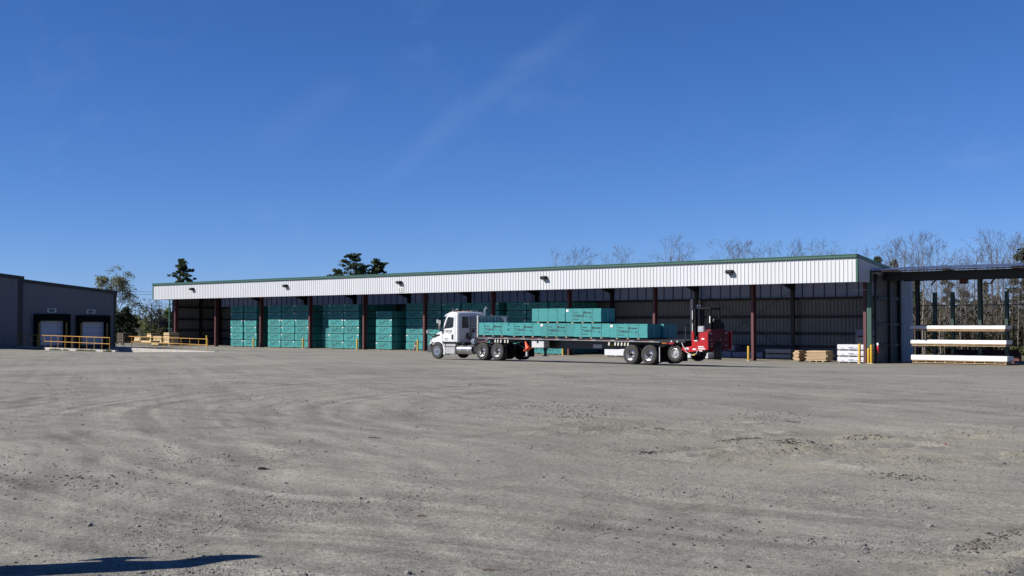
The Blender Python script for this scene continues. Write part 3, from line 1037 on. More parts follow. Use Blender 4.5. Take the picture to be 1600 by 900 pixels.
# ---------------------------------------------------------------- neighbouring rack shed
rk = thing('rack_shed', 'low open rack shed with flat metal roof and green corner post', 'shed', (-30, 77, -.6))
RZ = 5.72
mb = MB()
pts = []
x = -36.45
while x < -8:
    pts += [(x, RZ), (x + .20, RZ), (x + .225, RZ + .045), (x + .28, RZ + .045), (x + .305, RZ)]
    x += .305
vs, fs = [], []
for px_, pz_ in pts:
    vs += [(px_, 76.62, pz_ - .01), (px_, 82.2, pz_ + .40)]
for i in range(len(pts) - 1): fs.append((2 * i, 2 * i + 2, 2 * i + 3, 2 * i + 1))
mb.add(vs, fs)
mb.build('roof', M('bare_roof_metal', (.60, .60, .64), .42, .6), rk, fix=False)
MB().box(-36.2, -8.2, 76.68, 76.78, 5.60, 5.685).build('eave_beam', M('dark_red_beam', (.018, .007, .007), .6, spec=.2), rk)
MB().box(-36.0, -8.2, 78.0, 78.2, 5.05, 5.62).build('header_beam', M('black_beam', (.006, .006, .007), .6), rk)
MB().box(-36.0, -8.2, 81.3, 81.5, 5.10, 5.68).build('rear_beam', DARK_TRIM, rk)
for k in range(7):
    xk = -35.8 + k * 4.3
    MB().box(xk - .07, xk + .07, 76.8, 81.2, 5.625, 5.685).build('rafter', DARK_TRIM, rk)
MB().box(-36.53, -36.2, 76.6, 76.8, -.62, 5.705).build('corner_post', M('post_green', (.030, .088, .066), .5), rk, bevel=.01)
MB().box(-36.2, -36.05, 77.01, 77.25, -.62, 5.5).build('inner_post', DARK_TRIM, rk)
for yy in (79.1, 80.75):
    MB().box(-36.24, -35.92, yy - .12, yy + .12, -.62, 5.5).build('wall_post', DARK_TRIM, rk)
mb = MB(); rib_sheet(mb, 'y', 77.26, 81.1, -36.17, -.62, 5.4, 1); mb.build('side_wall', M('dim_liner', (.12, .125, .13), .6), rk, fix=False)
for z in (.62, 2.05, 3.85):
    MB().box(-36.13, -36.0, 77.26, 81.1, z - .09, z + .09).build('girt', DARK_TRIM, rk)
for x in (-34.61, -30.28, -22.5, -14.5):
    mb = MB(); mb.box(x - .11, x + .11, 80.3, 80.32, -.62, 5.7); mb.box(x - .012, x + .012, 80.321, 80.6, -.62, 5.1); mb.box(x - .11, x + .11, 80.601, 80.62, -.62, 5.1)
    mb.build('column', RACK_G if x > -32 else BLACK, rk)
for x in (-33.6, -29.6):
    MB().bar((x, 80.35, 4.75), (x + .35, 80.35, 5.1), .08, .08).build('knee_brace', BLACK, rk)
MB().box(-31.87, -31.36, 80.9, 81.25, 4.82, 5.12).build('roof_box', M('dark_red_box', (.12, .025, .025)), rk)
mb = MB(); mb.tube([(-36.2, 76.85, 4.45), (-36.75, 76.4, 4.40), (-37.1, 75.5, 4.32)], .02, 6)
mb.build('camera_arm', M('pale_arm', (.55, .52, .5)), rk)

cr = thing('cantilever_rack', 'dark green cantilever lumber rack with cross bracing', 'rack', (-31, 80.3, -.62))
for x in (-33.35, -32.11, -28.51, -25.0, -21.4):
    mb = MB(); mb.box(x - .1, x + .1, 80.2, 80.24, -.62, 4.25); mb.box(x - .03, x + .03, 80.241, 80.45, -.62, 4.25); mb.box(x - .1, x + .1, 80.451, 80.49, -.62, 4.25)
    u = mb.build('upright', RACK_G, cr)
    for z in (-.55, .60, 1.60):
        MB().prism([(79.0, z), (80.2, z), (80.2, z - .16), (79.0, z - .06)], 'x', x - .05, x + .05).build('arm', RACK_G, cr)
    MB().prism([(79.9, 3.5), (80.2, 3.42), (80.2, 3.28), (79.9, 3.42)], 'x', x - .05, x + .05).build('arm', RACK_G, cr)
MB().box(-34.5, -33.4, 79.05, 80.3, .52, .60).build('arm', BLACK, cr)
for z in (3.35, 2.01, .69):
    MB().bar((-34.6, 80.36, z), (-10, 80.36, z), .05, .06).build('tie_bar', BLACK, cr)
for xa, xb in ((-34.5, -33.45), (-32.0, -30.3), (-28.4, -25.1)):
    for z0_, z1_ in ((2.05, 3.3), (.75, 1.95)):
        if xa < -33 and z0_ < 1: continue
        for p, q in (((xa, 80.33, z0_), (xb, 80.33, z1_)), ((xa, 80.39, z1_), (xb, 80.39, z0_))):
            MB().tube([p, q], .02, 5).build('cross_brace', BLACK, cr)
for z0_, z1_ in ((.75, 1.95),):
    for p, q in (((-30.1, 80.33, z0_), (-28.7, 80.33, z1_)), ((-30.1, 80.39, z1_), (-28.7, 80.39, z0_))):
        MB().tube([p, q], .02, 5).build('cross_brace', BLACK, cr)

for nm, z0_, hb, hw, dx in (('bottom', -.55, .20, .33, 0.), ('middle', .605, .16, .25, -.05), ('top', 1.605, .15, .22, -.1)):
    o = thing('siding_bundle', f'long white wrapped bundle on wooden pallets, {nm} shelf of the rack', 'lumber bundle', (-31.3, 79.0, z0_), 'long white bundles on the rack')
    x0, x1 = -34.5 + dx * .5, -28.05 + dx
    mb = MB()
    zz = z0_ + hb
    n = 12
    rings = []
    for i in range(n + 1):
        xx = x0 + (x1 - x0) * i / n
        e = rnd.uniform(-.012, .012)
        rings.append([(xx, 79.0 + e, zz), (xx, 80.15, zz), (xx, 80.15, zz + hw), (xx, 79.03 + e, zz + hw + e * .6)])
    mb.loft(rings); mb.build('wrapping', M('bright_wrap', (.80, .79, .76), .45, var=.04, vscale=2), o, bevel=.012)
    mb = MB(); mb.box(x0 + .05, x1 - .05, 79.03, 80.15, zz - .055, zz - .004); mb.build('top_deck', M('pallet_wood', (.48, .33, .18), .8), o)
    mb = MB(); mb.box(x0 + .08, x1 - .06, 79.04, 80.15, z0_ + .003, z0_ + .05); mb.build('bottom_deck', M('pallet_wood', (.48, .33, .18)), o)
    for k in range(10):
        xk = x0 + .35 + (x1 - x0 - .5) * k / 9
        MB().box(xk - .03, xk + .03, 79.06, 80.1, z0_ + .052, zz - .057).build('pallet_block', M('pallet_wood', (.48, .33, .18)), o)

for k in range(3):
    mb = MB(); x0, x1 = -34.2 + k * .3, -28.6 - k * .25; yy = 83.2 + k * .5; zz = -.45
    mb.box(x0, x1, yy - .12, yy + .12, zz, zz + .03); mb.box(x0, x1, yy - .02, yy + .02, zz + .031, zz + .41 + k * .15); mb.box(x0, x1, yy - .12, yy + .12, zz + .411 + k * .15, zz + .44 + k * .15)
    for xk in (x0 + .5, x1 - .5): mb.box(xk - .1, xk + .1, yy - .2, yy + .2, -.62, zz - .002)
    tag(mb.build('steel_beam', M('beam_red', (.13, .04, .035), .6, var=.3)), ['red-brown steel beam lying behind the rack, front one', 'red-brown steel beam lying behind the rack, middle one', 'red-brown steel beam lying behind the rack, rear one'][k], 'steel beam', 'steel beams behind the rack')

ex = thing('fire_extinguisher', 'red fire extinguisher with white top on the rack shed wall post', 'extinguisher', (-35.98, 77.1, .5))
MB().lathe([(0, -.02), (.075, 0), (.08, .04), (.08, .42), (.05, .5), (.025, .54)], (-35.93, 77.0, .12), 'z', 12).build('cylinder', M('ext_red', (.5, .02, .02), .35), ex, smooth=40)
MB().box(-36.0, -35.86, 76.93, 77.008, .64, .80).build('sign_plate', TAGW, ex)
MB().bar((-35.93, 77.0, .66), (-35.93, 76.95, .72), .05, .05).build('valve', BLACK, ex)

# ---------------------------------------------------------------- loading dock building
BX = -102.4
SD = 1.0375


def sy(y): return y * SD


def sz(z): return CAM_H + (z - CAM_H) * SD


db = thing('dock_building', 'dark slate metal warehouse with two white dock doors', 'warehouse', (-105, 52, 0))


def droof(y): return sz(5.05) - (y - sy(56.2)) * .0955


mb = MB()
spans = [(47.55, 49.05, -1.2), (49.05, 51.25, 2.36), (51.25, 52.87, -1.2), (52.87, 55.09, 2.28), (55.09, 56.2, -1.2)]
for a, b, z0_ in spans:
    rib_sheet(mb, 'y', sy(a), sy(b), BX, sz(z0_) if z0_ > 0 else z0_, lambda y: droof(y) - .05, 1, pitch=.305, depth=.014)
mb.build('wall', DARK_SIDING, db, fix=False)
mb = MB(); rib_sheet(mb, 'y', 20, sy(47.54), BX + .15, -.3, lambda y: sz(6.3) + (sy(45.65) - y) * .1 - .05, 1, depth=.014); mb.build('tall_wall', DARK_SIDING, db, fix=False)
MB().box(BX - 22, BX - .02, sy(56.2) - .03, sy(56.2), -1.2, droof(sy(56.2)) - .1).build('side_wall', DARK_SIDING, db)
ya, yb_ = sy(47.55), sy(56.35)
mb = MB(); mb.prism([(ya, droof(ya) + .03), (yb_, droof(yb_) + .03), (yb_, droof(yb_) - .26), (ya, droof(ya) - .26)], 'x', BX - 22, BX + .12)
mb.build('low_roof', DARK_TRIM, db)
mb = MB(); mb.prism([(sy(47.62), sz(6.12)), (sy(47.62), sz(6.12) - .30), (20, sz(6.12) + 2.66), (20, sz(6.12) + 2.96)], 'x', BX - 22, BX + .28); mb.build('high_roof', DARK_TRIM, db)
MB().box(BX + .05, BX + .19, sy(47.56) - .42, sy(47.56), -.3, sz(5.85)).build('corner_trim', DARK_TRIM, db)
MB().box(BX - .02, BX + .06, sy(56.2) - .12, sy(56.2) + .04, -1.2, droof(sy(56.2)) - .15).build('corner_trim', DARK_TRIM, db)
for (sa, sb, st_, oa, ob_, ot, letter, ly, lz) in ((48.57, 51.78, 2.95, 49.05, 51.25, 2.36, 'M8', 50.2, 3.1), (52.44, 55.55, 2.86, 52.87, 55.09, 2.28, 'M9', 53.83, 3.02)):
    sa, sb, oa, ob_, ly = (sy(v) for v in (sa, sb, oa, ob_, ly))
    st_, ot, lz = sz(st_), sz(ot), sz(lz)
    dr = MB().box(BX - .16, BX - .10, oa, ob_, .19, ot).build('dock_door', M('door_white', (.64, .66, .74), .5, var=.04), db, label=f'white roll-up dock door under the {letter} sign')
    mb = MB()
    for q in range(1, 4): mb.box(BX - .099, BX - .09, oa, ob_, .19 + q * (ot - .19) / 4 - .012, .19 + q * (ot - .19) / 4 + .012)
    mb.build('panel_seam', M('door_seam', (.25, .26, .3)), dr)
    mb = MB()
    mb.box(BX + .04, BX + .42, sa, sb, ot, st_)
    mb.box(BX + .04, BX + .40, sa, oa, -.2, ot - .002); mb.box(BX + .04, BX + .40, ob_, sb, -.2, ot - .002)
    ds = mb.build('dock_seal', RUBBER, db, bevel=.03)
    for yy in (oa - .20, ob_ + .06):
        MB().box(BX + .402, BX + .42, yy, yy + .13, .1, ot - .12).build('guide_stripe', M('dull_yellow', (.30, .19, .02)), ds)
    MB().box(BX - .1, BX + .25, oa - .1, ob_ + .1, -.1, .17).build('dock_leveller', BLACK, db)
    for yy in (oa + .1, ob_ - .4):
        MB().box(BX + .26, BX + .40, yy, yy + .3, -.45, -.08).build('bumper', RUBBER, db)
    MB().box(BX - .2, BX + .24, oa - .3, ob_ + .3, -1.2, -.102).build('dock_face', CONCRETE, db)
    s = MB().box(BX + .045, BX + .06, ly - .42, ly + .42, lz - .02, lz + .36).build('door_sign', M('sign_grey', (.62, .66, .66)), db, label=f'small pale sign reading {letter}')
    mb = MB(); text_mesh(mb, letter, .42, (BX + .066, ly, lz + .03), (0, 1, 0), (0, 0, 1), .012); mb.build('lettering', M('sign_ink', (.03, .05, .045)), s, fix=False)


def handrail(name, y, x0, x1, zf_, posts, label):
    o = thing(name, label, 'railing', ((x0 + x1) / 2, y, zf_(x0)), 'yellow railings at the dock ramp')
    MB().tube([(x0, y, zf_(x0) + 1.03), (x1, y, zf_(x1) + 1.03)], .028, 6).build('top_rail', RAIL_Y, o)
    MB().tube([(x0, y, zf_(x0) + .54), (x1, y, zf_(x1) + .54)], .026, 6).build('mid_rail', RAIL_Y, o)
    for k in range(posts):
        x = x0 + (x1 - x0) * k / (posts - 1)
        MB().tube([(x, y, zf_(x)), (x, y, zf_(x) + 1.0)], .026, 6).build('post', RAIL_Y, o)


handrail('handrail', 48.95, BX + .2, -86.75, lambda x: .15 - .011 * (x - BX), 14, 'yellow pipe railing in front of the two dock doors')
handrail('handrail', 57.65, BX + .1, -86.3, lambda x: -.02 - .012 * (x + 102), 13, 'yellow pipe railing on the low white ramp wall by the lumber')
mb = MB(); mb.prism([(BX + .1, -1.3), (-85.6, -.9), (-85.6, .03), (BX + .1, .16)], 'y', 48.78, 49.12)
tag(mb.build('ramp_wall', CONCRETE, bevel=.02), 'low white concrete kerb wall under the railing at the dock doors', 'kerb wall')
mb = MB(); mb.prism([(BX + .06, -1.4), (-84.9, -.6), (-84.9, -.20), (BX + .06, -.02)], 'y', 57.40, 57.85)
tag(mb.build('ramp_wall', CONCRETE, bevel=.02), 'long white concrete ramp wall tapering towards the shed', 'kerb wall')

wd = MB(); r = random.Random(3)
for k in range(1500):
    x = r.uniform(BX + .3, -86); y = 48.75 - abs(r.gauss(0, .12)); c = noise.noise(Vector((x * .7, 0, 0)))
    if c < -.05: continue
    z = ground(x, y); h = r.uniform(.05, .2) * (1 + c); a = r.random() * 6.28
    wd.add([(x - .02 * math.cos(a), y - .02 * math.sin(a), z), (x + .02 * math.cos(a), y + .02 * math.sin(a), z), (x + r.gauss(0, .05), y + r.gauss(0, .05), z + h)], [(0, 1, 2)])
wo = wd.build('weeds', GRASS, fix=False); wo['kind'] = 'stuff'

# ---------------------------------------------------------------- wheels
def wheel(parent, cx, cy, cz, R, wd, out, style='dual', name='wheel', rim_mat=ALU, hide_rim=False):
    """out = -1: the outer side faces -y (towards the yard)"""
    k = R / .5
    s = -out
    pr = [(.29, .035), (.41, .0), (.465, .015), (.495, .05), (.5, .075), (.5, wd / k - .075), (.495, wd / k - .05), (.465, wd / k - .015), (.41, wd / k), (.29, wd / k - .035)]
    mb = MB(); mb.lathe([(a * k, s * b * k) for a, b in pr], (cx, cy, cz), 'y', 32, closed=True)
    if style == 'lug':
        for q in range(18):
            t = 2 * PI * q / 18
            for yy, dt in ((wd * .28, .0), (wd * .72, .17)):
                c = Vector((cx + math.cos(t + dt) * R * .985, cy + s * yy, cz + math.sin(t + dt) * R * .985))
                tn = Vector((-math.sin(t + dt), 0, math.cos(t + dt)))
                mb.bar(c - Vector((0, wd * .24, 0)) + tn * .02, c + Vector((0, wd * .24, 0)) - tn * .02, .05, .07)
    t = mb.build(name, TYRE, parent, smooth=35)
    if hide_rim: return t
    if style == 'steer':
        rp = [(0, -.045), (.055, -.045), (.075, .0), (.10, .02), (.20, .03), (.25, .02), (.285, .02), (.295, .035), (.30, .05)]
    elif style == 'lug':
        rp = [(0, .05), (.08, .05), (.09, .09), (.20, .10), (.25, .05), (.275, .02), (.295, .03), (.30, .05)]
    else:
        rp = [(0, .0), (.09, .0), (.10, .10), (.13, .15), (.23, .165), (.255, .09), (.275, .025), (.292, .02), (.30, .05)]
    mb = MB(); mb.lathe([(a * k, s * b * k) for a, b in rp], (cx, cy, cz), 'y', 28)
    rm = mb.build('rim', rim_mat, t, smooth=30)
    hz = .034 if style == 'steer' else (.098 if style == 'lug' else .16)
    mb = MB()
    for q in range(8 if style != 'lug' else 6):
        a = 2 * PI * q / (8 if style != 'lug' else 6)
        c = (cx + math.cos(a) * .185 * k, cy + s * (hz - .006) * k, cz + math.sin(a) * .185 * k)
        mb.lathe([(0, 0), (.032 * k, 0), (.032 * k, s * .02)], c, 'y', 8)
    mb.build('hand_hole', BLACK, rm)
    if style == 'dual':
        MB().lathe([(0, s * -.03), (.075 * k, s * -.03), (.095 * k, s * .0), (.095 * k, s * .1)], (cx, cy, cz), 'y', 14).build('hub', BLACK, rm, smooth=30)
    return t


TC = 51.35          # centre line of the truck
# ---------------------------------------------------------------- tractor
tk = thing('semi_tractor', 'white day-cab semi tractor parked in front of the shed', 'truck', (-49.5, TC, 0))
YN, YFAR = 50.22, 52.48
mb = MB()
prof = [(-49.52, 1.0), (-49.50, 2.66), (-49.62, 2.76), (-50.12, 2.79), (-50.38, 2.70), (-50.86, 1.76), (-50.95, 1.72), (-50.95, 1.0)]
rings = []
for y, sh in ((YN, .0), (YN + .10, .02), (TC, .05), (YFAR - .10, .02), (YFAR, .0)):
    rings.append([(x - (.10 * (1 - abs(y - TC) / 1.13) if -50.95 < x < -50.3 and z > 1.7 else 0), y, z + (sh if z > 2.6 else 0)) for x, z in prof])
mb.loft(rings)
cab = mb.build('cab', CABW, tk, smooth=30, bevel=.045)
# hood
mb = MB()
def hring(x, wdt, zb, zt):
    r = .22
    return [(x, TC - wdt, zb), (x, TC - wdt, zt - r), (x, TC - wdt + .07, zt - .08), (x, TC - wdt + .25, zt), (x, TC, zt + .03), (x, TC + wdt - .25, zt), (x, TC + wdt - .07, zt - .08), (x, TC + wdt, zt - r), (x, TC + wdt, zb)]
mb.loft([hring(-50.93, 1.10, 1.0, 1.74), hring(-51.35, 1.09, 1.02, 1.60), hring(-51.70, 1.07, 1.0, 1.36), hring(-51.98, 1.02, .84, 1.10), hring(-52.12, .92, .79, .93)])
mb.build('hood', CABW, tk, smooth=40)
# fenders
for s, yo in ((-1, YN - .02), (1, YFAR + .02)):
    mb = MB()
    ang = [math.radians(a) for a in range(-28, 200, 12)]
    o_, i_ = [], []
    for a in ang:
        rr = .60 if a > -.1 else .58
        o_.append((-51.17 + math.cos(a) * .61, .50 + math.sin(a) * .56)); i_.append((-51.17 + math.cos(a) * .555, .50 + math.sin(a) * .52))
    o_ = [p for p in o_ if not (p[0] < -51.6 and p[1] < .78)]; i_ = [p for p in i_ if not (p[0] < -51.55 and p[1] < .78)]
    y0, y1 = sorted((yo, yo - s * .5))
    mb.prism(o_ + i_[::-1], 'y', y0, y1)
    mb.build('fender', CABW, tk, smooth=30)
    MB().box(-50.78, -50.58, min(yo + .02 * -s, yo - s * .4), max(yo + .02 * -s, yo - s * .4), .26, .86).build('fender_skirt', CABW, tk, bevel=.03)
mb = MB()
mb.loft([[(-51.75, TC - 1.12, .38), (-52.1, TC - 1.1, .36), (-52.26, TC - .8, .36), (-52.28, TC, .36), (-52.26, TC + .8, .36), (-52.1, TC + 1.1, .36), (-51.75, TC + 1.12, .38)],
         [(-51.75, TC - 1.12, .78), (-52.1, TC - 1.1, .78), (-52.24, TC - .8, .80), (-52.26, TC, .80), (-52.24, TC + .8, .80), (-52.1, TC + 1.1, .78), (-51.75, TC + 1.12, .78)]])
mb.build('bumper', M('bumper_grey', (.07, .07, .085), .4), tk, smooth=30)
MB().box(-52.2, -52.13, TC - .5, TC + .5, .82, 1.12).build('grille', BLACK, tk)
for s in (-1, 1):
    MB().bar((-52.06, TC + s * .9, .93), (-51.82, TC + s * 1.045, 1.12), .05, .16).build('headlight', LAMP, tk)
    MB().prism([(-51.02, 1.47), (-51.42, 1.46), (-51.62, 1.30), (-51.50, 1.27), (-51.02, 1.40)], 'y', TC + s * 1.085 - .02, TC + s * 1.085 + .02).build('hood_vent', BLACK, tk)
    # mirrors
    yo = TC + s * 1.32
    m_ = MB().box(-50.98, -50.86, yo - .12, yo + .12, 1.72, 2.34).build('mirror', BLACK, tk, bevel=.04)
    MB().box(-50.855, -50.85, yo - .10, yo + .10, 1.76, 2.30).build('mirror_glass', ALU, m_)
    MB().box(-50.99, -50.87, yo - .125, yo + .125, 2.1, 2.345).build('mirror_shell', CABW, m_, bevel=.03)
    MB().bar((-50.9, yo, 1.78), (-50.7, TC + s * 1.13, 1.66), .04, .05).build('mirror_arm', BLACK, m_)
    mm_ = MB().box(-51.86, -51.78, TC + s * 1.35 - .1, TC + s * 1.35 + .1, 1.50, 1.72).build('fender_mirror', CABW, tk, bevel=.03)
    MB().tube([(-51.82, TC + s * 1.33, 1.52), (-51.5, TC + s * 1.06, 1.24)], .025, 6).build('mirror_arm', BLACK, mm_)
# glazing
for y, s in ((YN, -1), (YFAR, 1)):
    a, b = sorted((y + s * .002, y + s * .008))
    MB().prism([(-50.66, 1.80), (-49.97, 1.86), (-49.88, 1.93), (-49.84, 2.46), (-50.27, 2.50), (-50.36, 2.44)], 'y', a, b).build('side_window', GLASS, tk)
    dy = sorted((y + s * .002, y + s * .005))
    d_ = MB()
    for (p, q) in (((-50.80, 1.04), (-49.74, 1.04)), ((-49.74, 1.04), (-49.72, 2.58)), ((-50.80, 1.04), (-50.80, 1.70))):
        d_.bar((p[0], sum(dy) / 2, p[1]), (q[0], sum(dy) / 2, q[1]), .012, .012)
    dr = d_.build('door', M('door_gap', (.25, .25, .26), .5), tk)
    MB().box(-50.02, -49.88, dy[0], dy[1] + .012 if s > 0 else dy[1], 1.16, 1.46).build('handle', BLACK, dr)
    if s < 0:
        MB().box(-50.02, -49.88, y - .014, y - .004, 1.16, 1.46).build('handle', BLACK, dr)
        mb = MB(); text_mesh(mb, 'CARTER', .19, (-50.60, y - .006, 1.585), (1, 0, 0), (0, 0, 1), .004, 'LEFT', sx=.88)
        mb.box(-50.30, -50.06, y - .007, y - .005, 1.53, 1.55)
        for (x0, x1, z) in ((-50.62, -50.32, 1.20), (-50.62, -50.52, 1.12), (-50.49, -50.42, 1.12), (-50.40, -50.30, 1.12)):
            mb.box(x0, x1, y - .007, y - .005, z, z + .03)
        mb.build('lettering', M('door_ink', (.10, .12, .12)), dr, fix=False)
mb = MB(); mb.add([(-50.955, YN + .14, 1.82), (-50.955, YFAR - .14, 1.82), (-50.475, YFAR - .2, 2.62), (-50.475, YN + .2, 2.62)], [(0, 1, 2, 3)])
mb.v = [(x - .05 - .03, y, z) for x, y, z in mb.v]
ws = MB(); q = mb.v; ws.loft([[q[0], q[1], q[2], q[3]], [(p[0] + .05, p[1], p[2]) for p in q]]); ws.build('windshield', GLASS, tk)
MB().prism([(-50.40, 2.72), (-50.62, 2.60), (-50.64, 2.52), (-50.58, 2.50), (-50.38, 2.64)], 'y', YN + .02, YFAR - .02).build('sun_visor', CABW, tk, bevel=.02)
for k in range(5):
    yy = TC - .8 + k * .4
    MB().box(-50.22, -50.10, yy - .05, yy + .05, 2.83, 2.885).build('roof_lamp', AMBER, tk)
mb = MB()
mb.tube([(-49.95, YN + .25, 2.80), (-49.95, YN + .25, 2.93), (-49.75, YN + .25, 2.97)], .02, 6); mb.build('air_horn', ALU, tk)
MB().tube([(-50.05, YN + .12, 2.78), (-50.05, YN + .12, 3.0)], .012, 5).build('antenna', ALU_D, tk)
MB().tube([(-49.85, TC + .3, 2.86), (-49.85, TC + 1.0, 2.88)], .03, 6).build('light_bar', ALU_D, tk)
# rear wall of the cab
MB().box(-49.508, -49.494, YN + .36, YN + .90, 1.84, 2.52).build('rear_window', GLASS, tk)
lv = MB().box(-49.50, -49.47, TC - .12, TC + .92, 1.15, 2.55).build('rear_ladder_panel', M('panel_grey', (.22, .22, .24), .5), tk)
mb = MB()
for k in range(9): mb.box(-49.468, -49.42, TC - .10, TC + .88, 1.28 + k * .145, 1.34 + k * .145)
mb.build('louvre', ALU_D, lv)
for p in ((TC - .35, 1.40), (TC + .1, 1.62)): MB().box(-49.50, -49.40, p[0] - .05, p[0] + .05, p[1] - .2, p[1] + .15).build('bracket', BLACK, tk)
MB().box(-49.45, -49.25, TC - .02, TC + .15, 1.25, 1.55).build('junction_box', CABW, tk, bevel=.01)
for k, (m_, dy) in enumerate(((M('red_hose', (.3, .02, .02)), 0), (M('blue_hose', (.03, .06, .3)), .08), (BLACK, .16))):
    MB().tube([(-49.48, TC - .45 + dy, 1.42), (-49.3, TC - .4 + dy, 1.15), (-48.9, TC - .2 + dy, .98), (-48.3, TC + dy, 1.05), (-47.85, TC + dy, 1.32)], .022, 6).build('air_hose', m_, tk)
mb = MB(); mb.tube([(-49.30, TC + .95, .9), (-49.30, TC + .95, 2.72), (-49.30, TC + .96, 2.92), (-49.18, TC + 1.0, 3.10)], .075, 10)
mb.build('exhaust_stack', ALU, tk, smooth=40)
MB().tube([(-49.30, TC + .95, 1.15), (-49.30, TC + .95, 2.25)], .12, 12).build('heat_shield', ALU_D, tk, smooth=40)
# running gear
for s in (-1, 1):
    MB().box(-51.9, -45.6, TC + s * .43 - .04, TC + s * .43 + .04, .62, .90).build('chassis_rail', BLACK, tk)
MB().box(-50.6, -49.2, TC - .9, TC + .9, .90, 1.0).build('cab_floor', BLACK, tk)
for yo, s in ((YN - .02, 1), (YFAR + .02, -1)):
    a, b = sorted((yo, yo + s * .5))
    st_ = MB().box(-50.55, -49.72, a, b, .30, .74).build('step_box', ALU_D, tk, bevel=.03)
    MB().box(-50.50, -49.72, *sorted((yo + s * .03, yo + s * .45)), .76, .90).build('step_tread', ALU_D, st_)
    MB().box(-50.56, -49.70, *sorted((yo - s * .03, yo + s * .2)), .742, .758).build('step_edge', BLACK, st_)
    mb = MB(); mb.lathe([(0, -49.66), (.24, -49.66), (.27, -49.63), (.27, -48.44), (.24, -48.41), (0, -48.41)], (0, yo + s * .29, .57), 'x', 22)
    ft = mb.build('fuel_tank', ALU, tk, smooth=40)
    for xx in (-49.35, -48.72): MB().lathe([(.276, xx - .03), (.282, xx), (.276, xx + .03)], (0, yo + s * .29, .57), 'x', 22).build('tank_strap', ALU_D, ft)
    MB().box(-48.35, -48.0, *sorted((yo + s * .1, yo + s * .5)), .40, .80).build('air_tank', BLACK, tk, bevel=.04)
MB().box(-48.9, -48.5, TC - .75, TC - .35, .92, 1.22).build('cable_reel', ALU, tk, bevel=.08)
MB().box(-47.6, -46.2, TC - .45, TC + .45, .98, 1.10).build('fifth_wheel', BLACK, tk, bevel=.03)
MB().tube([(-51.2, TC - .95, .5), (-51.2, TC + .95, .5)], .07, 8).build('steer_axle', BLACK, tk)
for x in (-47.45, -46.27):
    MB().tube([(x, TC - .95, .5), (x, TC + .95, .5)], .11, 8).build('drive_axle', BLACK, tk)
wheel(tk, -51.20, 50.14, .49, .49, .29, -1, 'steer'); wheel(tk, -51.20, 52.56, .49, .49, .29, 1, 'steer')
for x in (-47.45, -46.27):
    wheel(tk, x, 50.10, .50, .50, .29, -1); wheel(tk, x, 50.43, .50, .50, .29, -1, hide_rim=True)
    wheel(tk, x, 52.60, .50, .50, .29, 1); wheel(tk, x, 52.27, .50, .50, .29, 1, hide_rim=True)
for yo in (50.14, 51.9):
    MB().box(-45.62, -45.58, yo, yo + .66, .18, .92).build('mud_flap', RUBBER, tk)

# ---------------------------------------------------------------- flatbed trailer
tr = thing('flatbed_trailer', 'black flatbed trailer carrying teal bundles, dual rear axles', 'trailer', (-40.6, TC, 0))
NY, FY_ = 50.08, 52.64
XA, XB = -47.75, -33.50


def sl_box(mb, x0, x1, y0, y1, d0, d1):
    """box hanging from the sloping deck line: d0,d1 depths below deck top"""
    vs = []
    for x in (x0, x1):
        for y in (y0, y1):
            for d in (d1, d0): vs.append((x, y, deck_z(x) - d))
    return mb.add(vs, [(0, 1, 3, 2), (4, 6, 7, 5), (0, 4, 5, 1), (2, 3, 7, 6), (0, 2, 6, 4), (1, 5, 7, 3)])


mb = MB(); sl_box(mb, XA, XB, NY + .05, FY_ - .05, .0, .05); mb.build('deck', M('deck_planks', (.06, .05, .045), .8, streak=(1, 8, 1)), tr)
for y0, y1 in ((NY, NY + .048), (FY_ - .048, FY_)):
    mb = MB(); sl_box(mb, XA, XB, y0, y1, -.004, .115); mb.build('side_rail', M('trailer_black', (.02, .02, .024), .35), tr)
mb = MB(); sl_box(mb, XA + .05, XB - 1.5, NY - .045, NY - .012, .10, .122); mb.build('rub_rail', ALU_D, tr)
mb = MB()
x = XA + .35; k = 0
while x < -35.5:
    sl_box(mb, x, x + .45, NY - .004, NY - .001, .062, .088); x += 1.25
mb.build('red_reflector', M('reflector_red', (.22, .02, .03), .4), tr)
mb = MB(); x = XA + .82
while x < -35.5:
    sl_box(mb, x, x + .3, NY - .004, NY - .001, .062, .088); x += 1.25
mb.build('white_reflector', M('reflector_white', (.42, .42, .42), .4), tr)
for s in (-1, 1):
    yb = TC + s * .48
    mb = MB()
    mb.prism([(XA + .2, 1.30), (XA + .2, 1.10), (-44.9, 1.02), (-43.9, .74), (-38.2, .76), (-37.6, .88), (-33.7, .92), (-33.7, 1.18)], 'y', yb - .006, yb + .006)
    mb.prism([(-44.9, 1.02), (-43.9, .74), (-38.2, .76), (-37.6, .88), (-37.6, .86), (-38.2, .735), (-43.9, .715), (-44.9, .995)], 'y', yb - .07, yb + .07)
    mb.build('main_beam', M('trailer_black', (.02, .02, .024)), tr)
mb = MB()
x = XA + .4
while x < XB:
    sl_box(mb, x - .02, x + .02, NY + .06, FY_ - .06, .052, .15); x += .4
mb.build('cross_member', M('trailer_black', (.02, .02, .024)), tr)
